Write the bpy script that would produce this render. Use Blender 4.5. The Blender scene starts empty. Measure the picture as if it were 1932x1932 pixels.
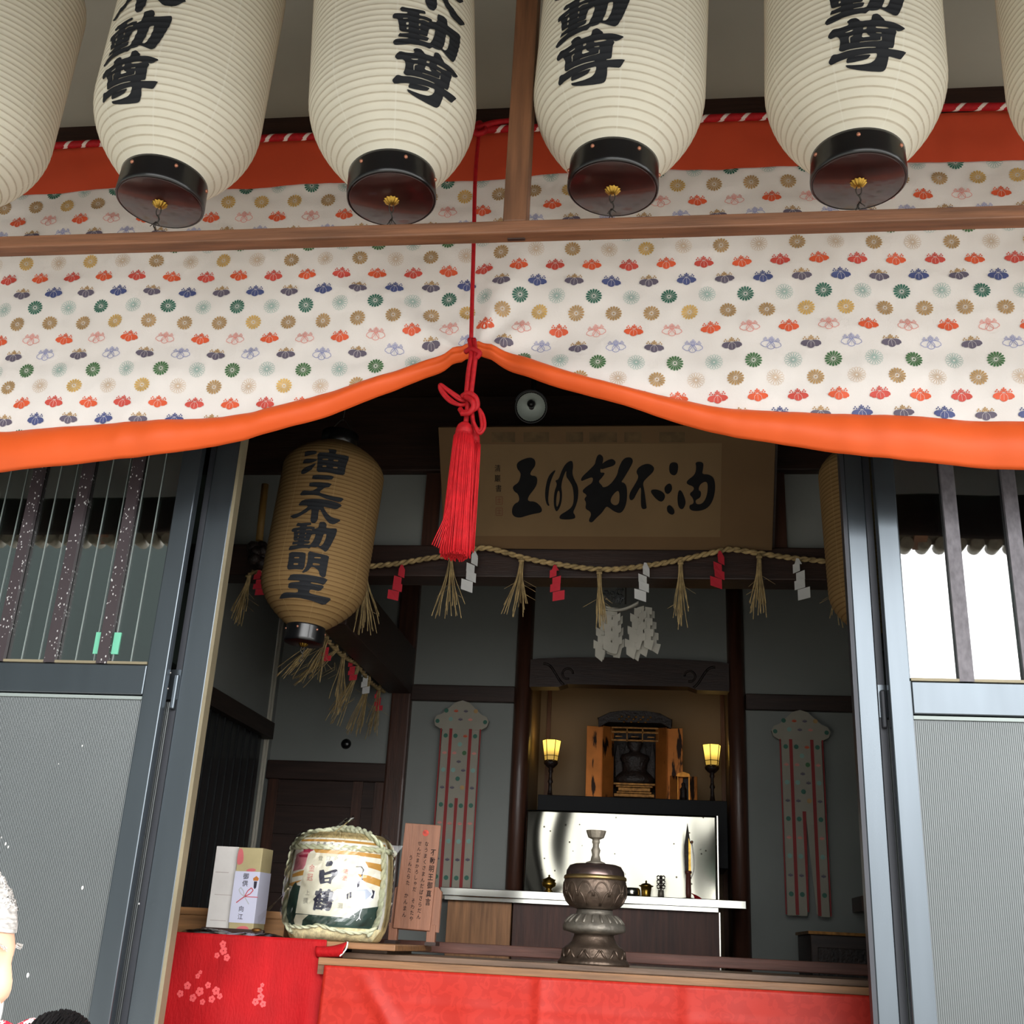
import bpy, math, random
import numpy as np
from mathutils import Vector, Matrix, geometry, noise as mnoise

random.seed(7)
S = bpy.context.scene
COL = S.collection
PI = math.pi

# ------------------------------------------------------------------ camera
FPX = 2120.0
CAM = Vector((0, 0, 1.6))
YAW, PIT, ROL = math.radians(-7.91), math.radians(20.95), math.radians(3.0)
_cy, _sy, _cp, _sp, _cr, _sr = math.cos(YAW), math.sin(YAW), math.cos(PIT), math.sin(PIT), math.cos(ROL), math.sin(ROL)
FWD = Vector((_sy * _cp, _cy * _cp, _sp))
_r0 = Vector((_cy, -_sy, 0)); _u0 = _r0.cross(FWD)
RGT = _r0 * _cr + _u0 * _sr
UPV = -_r0 * _sr + _u0 * _cr
cd = bpy.data.cameras.new('camera'); cam = bpy.data.objects.new('camera', cd); COL.objects.link(cam)
cd.sensor_width = 36; cd.sensor_fit = 'HORIZONTAL'; cd.lens = FPX / 1932 * 36; cd.clip_start = .05
cam.matrix_world = Matrix(((RGT.x, UPV.x, -FWD.x, CAM.x), (RGT.y, UPV.y, -FWD.y, CAM.y), (RGT.z, UPV.z, -FWD.z, CAM.z), (0, 0, 0, 1)))
S.camera = cam

def ray(px, py): return RGT * ((px - 966) / FPX) - UPV * ((py - 966) / FPX) + FWD
def at(px, py, Y):
    d = ray(px, py); return CAM + d * (Y / d.y)
def atx(px, py, X):
    d = ray(px, py); return CAM + d * (X / d.x)

# ------------------------------------------------------------------ light
S.view_settings.view_transform = 'Standard'; S.view_settings.look = 'None'
S.view_settings.gamma = 1.0; S.view_settings.use_curve_mapping = False
S.view_settings.exposure = 1.80
W = bpy.data.worlds.new('sky'); S.world = W; W.use_nodes = True
def build_world(sky=(1.0, 1.0, .99), strength=1.55):
    nt = W.node_tree; N = nt.nodes; Lk = nt.links; N.clear()
    out = N.new('ShaderNodeOutputWorld'); bg = N.new('ShaderNodeBackground'); Lk.new(bg.outputs[0], out.inputs[0])
    tc = N.new('ShaderNodeTexCoord'); sx = N.new('ShaderNodeSeparateXYZ'); Lk.new(tc.outputs['Generated'], sx.inputs[0])
    def m(op, a, b=None, c=None):
        n = N.new('ShaderNodeMath'); n.operation = op
        for i, v in enumerate((a, b, c)):
            if v is None: continue
            if isinstance(v, (int, float)): n.inputs[i].default_value = v
            else: Lk.new(v, n.inputs[i])
        return n.outputs[0]
    def ss(v, a, b):
        n = N.new('ShaderNodeMapRange'); n.interpolation_type = 'SMOOTHSTEP'; Lk.new(v, n.inputs[0])
        n.inputs[1].default_value = a; n.inputs[2].default_value = b; return n.outputs[0]
    az = m('ARCTAN2', sx.outputs[0], m('MULTIPLY', sx.outputs[1], -1.0))      # 0 = straight behind the viewer
    left = m('SUBTRACT', 1.0, ss(az, -.36, -.10))                             # houses and trees stand to the left
    nz = N.new('ShaderNodeTexNoise'); nz.inputs['Scale'].default_value = 9; Lk.new(tc.outputs['Generated'], nz.inputs[0])
    hgt = m('ADD', sx.outputs[2], m('MULTIPLY', m('SUBTRACT', nz.outputs[0], .5), .16))
    low = m('SUBTRACT', 1.0, ss(hgt, .50, .58))
    street = m('SUBTRACT', 1.0, ss(hgt, .08, .16))
    dark = m('MAXIMUM', m('MULTIPLY', left, low), m('MULTIPLY', street, m('ADD', .30, m('MULTIPLY', left, .45))))
    mx = N.new('ShaderNodeMix'); mx.data_type = 'RGBA'
    Lk.new(dark, mx.inputs[0]); mx.inputs[6].default_value = (*sky, 1); mx.inputs[7].default_value = (.052, .062, .060, 1)
    # added brighter sky patch at the right, for white reflections in the door glass
    sky_boost = m('MULTIPLY', m('MULTIPLY', ss(az, -.12, .12), m('SUBTRACT', 1.0, ss(az, .9, 1.5))), m('MULTIPLY', ss(sx.outputs[2], .10, .20), m('SUBTRACT', 1.0, ss(sx.outputs[2], .5, .8))))
    Lk.new(mx.outputs[2], bg.inputs[0]); Lk.new(m('MULTIPLY', m('ADD', 1.0, m('MULTIPLY', sky_boost, .85)), strength), bg.inputs[1])
build_world()

# ------------------------------------------------------------------ helpers
def lin(r, g, b):
    f = lambda c: (c / 255 / 12.92) if c <= 10 else ((c / 255 + .055) / 1.055) ** 2.4
    return (f(r), f(g), f(b))

def soften(P, n=1, q=.25):
    for _ in range(n): P = [w for i in range(len(P)) for w in ((P[i][0] * (1 - q) + P[(i + 1) % len(P)][0] * q, P[i][1] * (1 - q) + P[(i + 1) % len(P)][1] * q), (P[i][0] * q + P[(i + 1) % len(P)][0] * (1 - q), P[i][1] * q + P[(i + 1) % len(P)][1] * (1 - q)))]
    return P
class MB:
    def __init__(s): s.v = []; s.f = []; s.m = []; s.sm = []
    def add(s, vs, fs, m=0, smooth=False):
        b = len(s.v); s.v += [tuple(x) for x in vs]
        for f in fs: s.f.append([b + i for i in f]); s.m.append(m); s.sm.append(smooth)
        return s
    def box(s, x0, x1, y0, y1, z0, z1, m=0, M=None):
        vs = [Vector((x, y, z)) for x in (x0, x1) for y in (y0, y1) for z in (z0, z1)]
        if M is not None: vs = [M @ v for v in vs]
        return s.add(vs, [(0, 1, 3, 2), (4, 6, 7, 5), (0, 4, 5, 1), (2, 3, 7, 6), (0, 2, 6, 4), (1, 5, 7, 3)], m)
    def lathe(s, prof, seg=32, c=(0, 0, 0), m=0, cap=True, smooth=True, M=None, lobes=0, amp=0):
        vs = []; n = len(prof)
        for r, z in prof:
            for k in range(seg):
                a = 2 * PI * k / seg; rr = r * (1 + amp * math.cos(lobes * a)) if lobes else r
                v = Vector((c[0] + rr * math.cos(a), c[1] + rr * math.sin(a), c[2] + z)); vs.append(M @ v if M is not None else v)
        fs = [(i * seg + k, i * seg + (k + 1) % seg, (i + 1) * seg + (k + 1) % seg, (i + 1) * seg + k) for i in range(n - 1) for k in range(seg)]
        s.add(vs, fs, m, smooth)
        if cap:
            b = len(s.v) - len(vs)
            if prof[0][0] > 1e-5: s.f.append([b + k for k in range(seg)][::-1]); s.m.append(m); s.sm.append(False)
            if prof[-1][0] > 1e-5: s.f.append([b + (n - 1) * seg + k for k in range(seg)]); s.m.append(m); s.sm.append(False)
        return s
    def tube(s, pts, rad, seg=8, m=0, cap=True, mf=None, flat=1.0):
        pts = [Vector(p) for p in pts]; n = len(pts)
        if n < 2: return s
        rad = [rad] * n if isinstance(rad, (int, float)) else rad
        t0 = (pts[1] - pts[0]).normalized(); nrm = t0.orthogonal().normalized(); vs = []
        for i, p in enumerate(pts):
            t = (pts[min(i + 1, n - 1)] - pts[max(i - 1, 0)]).normalized()
            nrm = (nrm - t * nrm.dot(t)); nrm = nrm.normalized() if nrm.length > 1e-6 else t.orthogonal().normalized()
            b = t.cross(nrm)
            for k in range(seg):
                a = 2 * PI * k / seg; vs.append(p + (nrm * math.cos(a) + b * math.sin(a) * flat) * rad[i])
        b0 = len(s.v); s.v += [tuple(x) for x in vs]
        for i in range(n - 1):
            for k in range(seg):
                s.f.append([b0 + i * seg + k, b0 + i * seg + (k + 1) % seg, b0 + (i + 1) * seg + (k + 1) % seg, b0 + (i + 1) * seg + k])
                s.m.append(mf(i, k) if mf else m); s.sm.append(True)
        if cap:
            s.f.append([b0 + k for k in range(seg)][::-1]); s.m.append(m); s.sm.append(False)
            s.f.append([b0 + (n - 1) * seg + k for k in range(seg)]); s.m.append(m); s.sm.append(False)
        return s
    def ball(s, c, r, seg=12, m=0, M=None):
        r = (r, r, r) if isinstance(r, (int, float)) else r
        n = max(4, seg // 2); vs = []; fs = []
        for i in range(n + 1):
            t = PI * i / n
            for k in range(seg):
                a = 2 * PI * k / seg; v = Vector((r[0] * math.sin(t) * math.cos(a), r[1] * math.sin(t) * math.sin(a), r[2] * math.cos(t)))
                v = (M @ v if M is not None else v) + Vector(c); vs.append(v)
        for i in range(n):
            for k in range(seg): fs.append((i * seg + k, (i + 1) * seg + k, (i + 1) * seg + (k + 1) % seg, i * seg + (k + 1) % seg))
        return s.add(vs, fs, m, True)
    def prism(s, poly, d, fn=None, m=0):
        """a polygon (x, z) given a thickness d along +y"""
        n = len(poly); vs = [Vector((x, 0, z)) for x, z in poly] + [Vector((x, d, z)) for x, z in poly]
        if fn: vs = [fn(v) for v in vs]
        tri = geometry.tessellate_polygon([[Vector((x, z, 0)) for x, z in poly]])
        fs = [tuple(t) for t in tri] + [tuple(i + n for i in t[::-1]) for t in tri] + [(i, (i + 1) % n, n + (i + 1) % n, n + i) for i in range(n)]
        return s.add(vs, fs, m)
    def grid(s, fn, nu, nv, m=0, smooth=True, closed=False):
        vs = [fn(i / nu, j / nv) for j in range(nv + 1) for i in range(nu + (0 if closed else 1))]
        w = nu if closed else nu + 1
        return s.add(vs, [(j * w + i, j * w + (i + 1) % w, (j + 1) * w + (i + 1) % w, (j + 1) * w + i) for j in range(nv) for i in range(nu)], m, smooth)
    def rings(s, rings, fn, lim, m=0):
        """rings of 2-D points (first outer, rest holes), cut fine enough to follow a curved face"""
        pts = [Vector((p[0], p[1], 0)) for r in rings for p in r]
        tri = geometry.tessellate_polygon([[Vector((p[0], p[1], 0)) for p in r] for r in rings])
        st = [(pts[a], pts[b], pts[c]) for a, b, c in tri]; out = []
        while st:
            a, b, c = st.pop(); L = [(b - a).length, (c - b).length, (a - c).length]; k = L.index(max(L))
            if lim and L[k] > lim:
                if k == 0: q = (a + b) / 2; st += [(a, q, c), (q, b, c)]
                elif k == 1: q = (b + c) / 2; st += [(a, b, q), (a, q, c)]
                else: q = (a + c) / 2; st += [(a, b, q), (q, b, c)]
            else: out.append((a, b, c))
        vs = [fn(p.x, p.y) for t in out for p in t]
        return s.add(vs, [(3 * i, 3 * i + 1, 3 * i + 2) for i in range(len(out))], m)
    def build(s, name, mats, parent=None, bevel=0, label=None):
        me = bpy.data.meshes.new(name); me.from_pydata(s.v, [], s.f)
        mats = mats if isinstance(mats, (list, tuple)) else [mats]
        for x in mats: me.materials.append(x)
        me.polygons.foreach_set('material_index', s.m); me.polygons.foreach_set('use_smooth', s.sm); me.update()
        o = bpy.data.objects.new(name, me); COL.objects.link(o)
        if parent is not None: o.parent = parent
        if bevel:
            b = o.modifiers.new('edge', 'BEVEL'); b.width = bevel; b.segments = 2; b.limit_method = 'ANGLE'
        if label: o['label'] = label
        return o

def tag(o, label, cat, group=None):
    o['label'] = label; o['category'] = cat
    if group: o['group'] = group
    return o
def thing(name, label, cat, loc=(0, 0, 0), rz=0, group=None):
    o = bpy.data.objects.new(name, None); COL.objects.link(o); o.empty_display_size = .05
    o.location = loc; o.rotation_euler = (0, 0, rz)
    return tag(o, label, cat, group)
def struct(o): o['kind'] = 'structure'; return o
def sroot(name):
    o = bpy.data.objects.new(name, None); COL.objects.link(o); o.empty_display_size = .05; return struct(o)
def dup(root, label, loc=None, rot=None):
    r = root.copy(); COL.objects.link(r); r['label'] = label
    if loc is not None: r.location = loc
    if rot is not None: r.rotation_euler = rot
    for ch in list(root.children):
        c = ch.copy(); COL.objects.link(c); c.parent = r
        for g in list(ch.children):
            d = g.copy(); COL.objects.link(d); d.parent = c
    return r
def boxo(name, x0, x1, y0, y1, z0, z1, mat, parent=None, bevel=0):
    return MB().box(x0, x1, y0, y1, z0, z1).build(name, mat, parent, bevel)

def spline(pts, n=10):
    P = [Vector(p) for p in pts]; P = [P[0] * 2 - P[1]] + P + [P[-1] * 2 - P[-2]]; out = []
    for i in range(1, len(P) - 2):
        a, b, c, d = P[i - 1:i + 3]
        for k in range(n):
            t = k / n
            out.append(.5 * (2 * b + (c - a) * t + (2 * a - 5 * b + 4 * c - d) * t * t + (3 * b - a - 3 * c + d) * t ** 3))
    out.append(P[-2]); return out

# ------------------------------------------------------------------ materials
def mat(name, col, rough=.6, metal=0.0, var=.10, scale=6.0, stretch=(1, 1, 1), bump=0.0, bscale=None, spec=.5, coat=0.0, emit=None, estr=0, transl=0, sheen=0, streak=None):
    m = bpy.data.materials.new(name); m.use_nodes = True; nt = m.node_tree; N = nt.nodes; Lk = nt.links
    b = N['Principled BSDF']; b.inputs['Roughness'].default_value = rough; b.inputs['Metallic'].default_value = metal
    b.inputs['Specular IOR Level'].default_value = spec; b.inputs['Coat Weight'].default_value = coat
    if sheen: b.inputs['Sheen Weight'].default_value = sheen
    tc = N.new('ShaderNodeTexCoord'); mp = N.new('ShaderNodeMapping'); Lk.new(tc.outputs['Object'], mp.inputs[0]); mp.inputs['Scale'].default_value = stretch
    nz = N.new('ShaderNodeTexNoise'); nz.inputs['Scale'].default_value = scale; nz.inputs['Detail'].default_value = 5; Lk.new(mp.outputs[0], nz.inputs[0])
    mr = N.new('ShaderNodeMapRange'); Lk.new(nz.outputs[0], mr.inputs[0]); mr.inputs[1].default_value = .3; mr.inputs[2].default_value = .7
    mx = N.new('ShaderNodeMix'); mx.data_type = 'RGBA'; Lk.new(mr.outputs[0], mx.inputs[0])
    d = streak if streak else tuple(c * (1 - 2 * var) for c in col); l = tuple(min(1, c * (1 + var)) for c in col)
    mx.inputs[6].default_value = (*d, 1); mx.inputs[7].default_value = (*l, 1)
    Lk.new(mx.outputs[2], b.inputs['Base Color'])
    if bump:
        n2 = N.new('ShaderNodeTexNoise'); n2.inputs['Scale'].default_value = bscale or scale * 4; n2.inputs['Detail'].default_value = 4; Lk.new(mp.outputs[0], n2.inputs[0])
        bp = N.new('ShaderNodeBump'); bp.inputs['Strength'].default_value = bump; bp.inputs['Distance'].default_value = .01; Lk.new(n2.outputs[0], bp.inputs['Height']); Lk.new(bp.outputs[0], b.inputs['Normal'])
    if emit: b.inputs['Emission Color'].default_value = (*emit, 1); b.inputs['Emission Strength'].default_value = estr
    if transl:
        tr = N.new('ShaderNodeBsdfTranslucent'); Lk.new(mx.outputs[2], tr.inputs[0]); ms = N.new('ShaderNodeMixShader'); ms.inputs[0].default_value = transl
        Lk.new(b.outputs[0], ms.inputs[1]); Lk.new(tr.outputs[0], ms.inputs[2]); Lk.new(ms.outputs[0], N['Material Output'].inputs[0])
    return m
def wood(name, col, axis='x', rough=.55, var=.22, coat=0):
    st = {'x': (1.2, 16, 16), 'y': (16, 1.2, 16), 'z': (16, 16, 1.2)}[axis]
    return mat(name, col, rough, var=var, scale=3.0, stretch=st, bump=.12, coat=coat)

# washi paper with bamboo hoops seen through it and glued seams
def paper_mat(name, col, pitch, dark, seam, transl=.25):
    m = bpy.data.materials.new(name); m.use_nodes = True; nt = m.node_tree; N = nt.nodes; Lk = nt.links; b = N['Principled BSDF']
    b.inputs['Roughness'].default_value = .75; b.inputs['Specular IOR Level'].default_value = .2
    tc = N.new('ShaderNodeTexCoord'); sx = N.new('ShaderNodeSeparateXYZ'); Lk.new(tc.outputs['Object'], sx.inputs[0])
    def mth(op, a, b_=None):
        n = N.new('ShaderNodeMath'); n.operation = op
        for i, v in enumerate((a, b_)):
            if v is None: continue
            if isinstance(v, (int, float)): n.inputs[i].default_value = v
            else: Lk.new(v, n.inputs[i])
        return n.outputs[0]
    def ss(v, a, c):
        n = N.new('ShaderNodeMapRange'); n.interpolation_type = 'SMOOTHSTEP'; Lk.new(v, n.inputs[0]); n.inputs[1].default_value = a; n.inputs[2].default_value = c; return n.outputs[0]
    nz = N.new('ShaderNodeTexNoise'); nz.inputs['Scale'].default_value = 60; Lk.new(tc.outputs['Object'], nz.inputs[0])
    fr = mth('ABSOLUTE', mth('SUBTRACT', mth('FRACT', mth('ADD', mth('DIVIDE', sx.outputs[2], pitch), .5)), .5))
    rib = mth('MULTIPLY', mth('SUBTRACT', 1.0, ss(fr, .04, .16)), mth('ADD', .55, mth('MULTIPLY', nz.outputs[0], .6)))
    ang = mth('ARCTAN2', sx.outputs[0], sx.outputs[1])
    sf = mth('ABSOLUTE', mth('SUBTRACT', mth('FRACT', mth('DIVIDE', ang, 2 * PI / 8)), .5))
    sm = mth('SUBTRACT', 1.0, ss(sf, .008, .02))
    n2 = N.new('ShaderNodeTexNoise'); n2.inputs['Scale'].default_value = 7; n2.inputs['Detail'].default_value = 6; Lk.new(tc.outputs['Object'], n2.inputs[0])
    c0 = N.new('ShaderNodeMix'); c0.data_type = 'RGBA'; Lk.new(n2.outputs[0], c0.inputs[0]); c0.inputs[6].default_value = (*[c * .88 for c in col], 1); c0.inputs[7].default_value = (*[min(1, c * 1.08) for c in col], 1)
    c1 = N.new('ShaderNodeMix'); c1.data_type = 'RGBA'; Lk.new(rib, c1.inputs[0]); Lk.new(c0.outputs[2], c1.inputs[6]); c1.inputs[7].default_value = (*dark, 1)
    c2 = N.new('ShaderNodeMix'); c2.data_type = 'RGBA'; Lk.new(mth('MULTIPLY', sm, .35), c2.inputs[0]); Lk.new(c1.outputs[2], c2.inputs[6]); c2.inputs[7].default_value = (*seam, 1)
    Lk.new(c2.outputs[2], b.inputs['Base Color'])
    tr = N.new('ShaderNodeBsdfTranslucent'); Lk.new(c2.outputs[2], tr.inputs[0]); ms = N.new('ShaderNodeMixShader'); ms.inputs[0].default_value = transl
    Lk.new(b.outputs[0], ms.inputs[1]); Lk.new(tr.outputs[0], ms.inputs[2]); Lk.new(ms.outputs[0], N['Material Output'].inputs[0])
    return m
def film_mat(name, fac=.12, col=(1, 1, 1), rough=.03, tint=(.97, .98, .98)):
    """thin clear sheet: mostly see-through, glossy at its face"""
    m = bpy.data.materials.new(name); m.use_nodes = True; nt = m.node_tree; N = nt.nodes; Lk = nt.links; N.remove(N['Principled BSDF'])
    t = N.new('ShaderNodeBsdfTransparent'); t.inputs[0].default_value = (*tint, 1); g = N.new('ShaderNodeBsdfGlossy'); g.inputs['Roughness'].default_value = rough; g.inputs[0].default_value = (*col, 1)
    fz = N.new('ShaderNodeFresnel'); fz.inputs[0].default_value = 1.5
    nz = N.new('ShaderNodeTexNoise'); nz.inputs['Scale'].default_value = 30
    ad = N.new('ShaderNodeMath'); ad.operation = 'MULTIPLY_ADD'; Lk.new(nz.outputs[0], ad.inputs[0]); ad.inputs[1].default_value = fac; Lk.new(fz.outputs[0], ad.inputs[2])
    ms = N.new('ShaderNodeMixShader'); Lk.new(ad.outputs[0], ms.inputs[0]); Lk.new(t.outputs[0], ms.inputs[1]); Lk.new(g.outputs[0], ms.inputs[2]); Lk.new(ms.outputs[0], N['Material Output'].inputs[0])
    return m

M = {}
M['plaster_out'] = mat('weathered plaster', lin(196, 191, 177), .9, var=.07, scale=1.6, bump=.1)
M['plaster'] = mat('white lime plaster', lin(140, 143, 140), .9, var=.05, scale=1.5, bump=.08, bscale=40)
M['dark_wood'] = wood('smoked dark timber', lin(54, 35, 28), 'x', .5)
M['dark_wood_z'] = wood('smoked dark post timber', lin(78, 48, 36), 'z', .42, coat=.15)
M['brown_wood'] = wood('oiled brown timber', lin(126, 84, 58), 'x', .55)
M['brown_wood_z'] = wood('oiled brown post timber', lin(112, 74, 48), 'z', .55)
M['ground'] = mat('pale paving', lin(140, 137, 130), .9, var=.12, scale=2)
M['inner_floor'] = wood('worn floor boards', lin(92, 68, 50), 'y', .6)
M['roof'] = wood('eave boards', lin(96, 86, 74), 'y', .8)
M['black'] = mat('black lacquer', lin(14, 14, 16), .3, var=.1, coat=.25)
M['black_matt'] = mat('dull black lacquer', lin(16, 17, 20), .6, var=.1, spec=.25)
M['ink'] = mat('black ink', lin(34, 36, 40), .8, var=.08, spec=.25)
M['ink_dark'] = mat('dry brush ink', lin(24, 24, 26), .85, var=.2, spec=.2)
M['maroon'] = mat('dark red lacquer', lin(50, 18, 16), .3, var=.25, scale=14, coat=.3)
M['brass'] = mat('aged brass', lin(190, 152, 70), .35, 1.0, var=.25, scale=60)
M['copper'] = mat('copper stud', lin(186, 128, 104), .4, .8, var=.1)
M['wire'] = mat('dull iron wire', lin(70, 66, 62), .5, .8)
M['orange'] = mat('vermilion satin', lin(226, 92, 36), .5, var=.03, scale=3, bump=.05, bscale=400, spec=.35)
M['orange_shade'] = mat('shaded vermilion cotton', lin(206, 74, 38), .8, var=.05, scale=3)  # darker vermilion: the shade on the top band is put into the colour
M['cloth'] = mat('white brocade', lin(232, 226, 222), .62, var=.025, scale=3, bump=.10, bscale=260, sheen=.2)
M['red_cord'] = mat('crimson silk cord', lin(168, 20, 28), .6, var=.12, scale=90, spec=.25)
M['red_fringe'] = mat('crimson silk thread', lin(192, 28, 36), .6, var=.10, scale=40, spec=.2)
M['white_cord'] = mat('white cord', lin(226, 214, 206), .7, var=.05)
M['metal_frame'] = mat('dark anodised aluminium', lin(90, 97, 103), .26, .8, var=.05, scale=3, stretch=(6, 6, .6))
M['metal_dark'] = mat('shadowed aluminium channel', lin(58, 60, 66), .45, .4, var=.05)
M['weather_strip'] = mat('pale weather strip', lin(140, 130, 106), .5, .3, var=.1)
M['slat'] = mat('speckled bronze glazing bar', lin(52, 44, 48), .5, .3, var=.1)
M['thin_line'] = mat('thin steel glazing line', lin(150, 160, 158), .5, .3, var=.04)
M['green_tape'] = mat('green tape', lin(112, 196, 164), .6, var=.05)
M['straw'] = mat('dry rice straw', lin(186, 160, 112), .8, var=.25, scale=30)
M['straw_green'] = mat('pale green straw', lin(204, 206, 176), .8, var=.15, scale=40)
M['red_paper'] = mat('red paper', lin(206, 44, 60), .8, var=.05)
M['white_paper'] = mat('white paper', lin(226, 226, 224), .85, var=.03, transl=.15)
M['old_paper'] = mat('greyed paper', lin(188, 184, 172), .85, var=.08, transl=.1)
M['gold_leaf'] = mat('worn gold leaf', lin(196, 130, 52), .42, .75, var=.2, scale=16, stretch=(3, 3, .8))
M['gold_dull'] = mat('dull gilding', lin(150, 104, 52), .5, .7, var=.3, scale=50)
M['bronze'] = mat('old bronze', lin(112, 96, 84), .42, .75, var=.22, scale=22, bump=.25, bscale=60)
M['bronze_lid'] = mat('polished bronze', lin(122, 104, 100), .24, .85, var=.1, scale=10)
M['stone_grey'] = mat('grey pewter', lin(150, 142, 128), .5, .45, var=.15, scale=30, bump=.2)
M['tier'] = mat('worn pewter bronze', lin(128, 122, 112), .5, .55, var=.2, scale=30, bump=.25, bscale=70)
M['steel'] = mat('wavy stainless steel', lin(196, 196, 188), .14, 1.0, var=.06, scale=4, bump=.0)
M['silver'] = mat('silver', lin(190, 186, 178), .2, 1.0, var=.1)
M['cream'] = mat('cream wall lining', lin(140, 120, 94), .85, var=.05, scale=2)
M['carved'] = mat('carved dark wood', lin(42, 28, 23), .5, var=.3, scale=50, bump=.6, bscale=70)
M['skin'] = mat('skin', lin(224, 178, 150), .5, var=.05, scale=12)
M['grey_hair'] = mat('grey hair', lin(196, 192, 188), .6, var=.25, scale=60, stretch=(1, 1, 6))
M['black_hair'] = mat('black hair', lin(22, 20, 22), .5, var=.3, scale=60, stretch=(1, 1, 6))
M['mask'] = mat('white face mask', lin(240, 240, 240), .8, var=.02)
M['navy'] = mat('navy cotton', lin(44, 50, 66), .85, var=.1)
M['grey_cloth'] = mat('charcoal cotton', lin(66, 66, 70), .85, var=.1)
M['eye_white'] = mat('eye white', lin(230, 226, 220), .3, var=.02)
M['film'] = film_mat('cellophane', .05, rough=.06)
M['plastic'] = film_mat('clear plastic bag', .22, rough=.12, tint=(.8, .82, .84))

# ================================================================== the setting
def glass_mat(name, fac, tint):
    m = film_mat(name, 0.0, rough=.015, tint=tint); nt = m.node_tree
    for n in nt.nodes:
        if n.type == 'MATH': n.inputs[1].default_value = 0.0; n.inputs[2].default_value = 0.0
    mth = [n for n in nt.nodes if n.type == 'MATH'][0]; fz = [n for n in nt.nodes if n.type == 'FRESNEL'][0]
    fz.inputs[0].default_value = 1.6; mth.operation = 'ADD'; mth.inputs[0].default_value = fac
    for l in list(nt.links):
        if l.to_node == mth: nt.links.remove(l)
    nt.links.new(fz.outputs[0], mth.inputs[1]); return m
M['glass'] = glass_mat('tinted door glass', .16, (.50, .56, .54))
M['lamp_inner'] = mat('dark channel', lin(20, 20, 22), .6)

def ribbed_mat():
    m = mat('ribbed door panel', lin(92, 96, 97), .30, .5, var=.04, scale=2)
    nt = m.node_tree; N = nt.nodes; tc = N.new('ShaderNodeTexCoord'); wv = N.new('ShaderNodeTexWave'); wv.wave_type = 'BANDS'; wv.bands_direction = 'X'
    wv.inputs['Scale'].default_value = 58; nt.links.new(tc.outputs['Object'], wv.inputs[0])
    bp = N.new('ShaderNodeBump'); bp.inputs['Strength'].default_value = .30; bp.inputs['Distance'].default_value = .004
    nt.links.new(wv.outputs['Fac'], bp.inputs['Height']); nt.links.new(bp.outputs[0], N['Principled BSDF'].inputs['Normal']); return m
M['ribbed'] = ribbed_mat()
def speck_mat():
    m = bpy.data.materials.new('speckled bar'); m.use_nodes = True; nt = m.node_tree; N = nt.nodes; b = N['Principled BSDF']; b.inputs['Roughness'].default_value = .5
    tc = N.new('ShaderNodeTexCoord'); mp = N.new('ShaderNodeMapping'); mp.inputs['Scale'].default_value = (1, 1, .6); nt.links.new(tc.outputs['Object'], mp.inputs[0])
    vo = N.new('ShaderNodeTexVoronoi'); vo.inputs['Scale'].default_value = 120; nt.links.new(mp.outputs[0], vo.inputs[0])
    lt = N.new('ShaderNodeMath'); lt.operation = 'LESS_THAN'; nt.links.new(vo.outputs['Distance'], lt.inputs[0]); lt.inputs[1].default_value = .26
    n2 = N.new('ShaderNodeTexNoise'); n2.inputs['Scale'].default_value = 40; nt.links.new(tc.outputs['Object'], n2.inputs[0])
    g = N.new('ShaderNodeMath'); g.operation = 'GREATER_THAN'; nt.links.new(n2.outputs[0], g.inputs[0]); g.inputs[1].default_value = .5
    mu = N.new('ShaderNodeMath'); mu.operation = 'MULTIPLY'; nt.links.new(lt.outputs[0], mu.inputs[0]); nt.links.new(g.outputs[0], mu.inputs[1])
    mx = N.new('ShaderNodeMix'); mx.data_type = 'RGBA'; nt.links.new(mu.outputs[0], mx.inputs[0]); mx.inputs[6].default_value = (*lin(54, 44, 48), 1); mx.inputs[7].default_value = (*lin(190, 190, 190), 1)
    nt.links.new(mx.outputs[2], b.inputs['Base Color']); return m
M['speck'] = speck_mat()
M['mottled'] = mat('mottled grey bar', lin(108, 104, 110), .5, .2, var=.16, scale=70, stretch=(1, 1, .5))

YC = 3.0                     # the curtain hangs here
struct(boxo('ground', -16, 16, -16, 3.4, -.1, 0, M['ground']))
struct(boxo('floor', -2.6, 1.9, 3.4, 7.2, .85, .95, M['inner_floor']))
struct(boxo('wall_front_base', -6, 6, 3.32, 3.42, 0, .95, M['plaster_out']))
struct(boxo('wall_front', -6, 6, 3.10, 3.22, 3.50, 5.3, M['plaster_out']))
struct(boxo('wall_front_left', -6, -2.62, 3.2, 3.4, 0, 3.5, M['plaster_out']))
struct(boxo('wall_front_right', 1.95, 6, 3.2, 3.4, 0, 3.5, M['plaster_out']))
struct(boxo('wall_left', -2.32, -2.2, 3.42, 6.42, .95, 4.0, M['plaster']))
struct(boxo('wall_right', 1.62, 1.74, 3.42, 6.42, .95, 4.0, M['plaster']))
struct(boxo('ceiling', -2.6, 1.9, 3.2, 7.2, 3.98, 4.06, M['dark_wood']))
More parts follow.
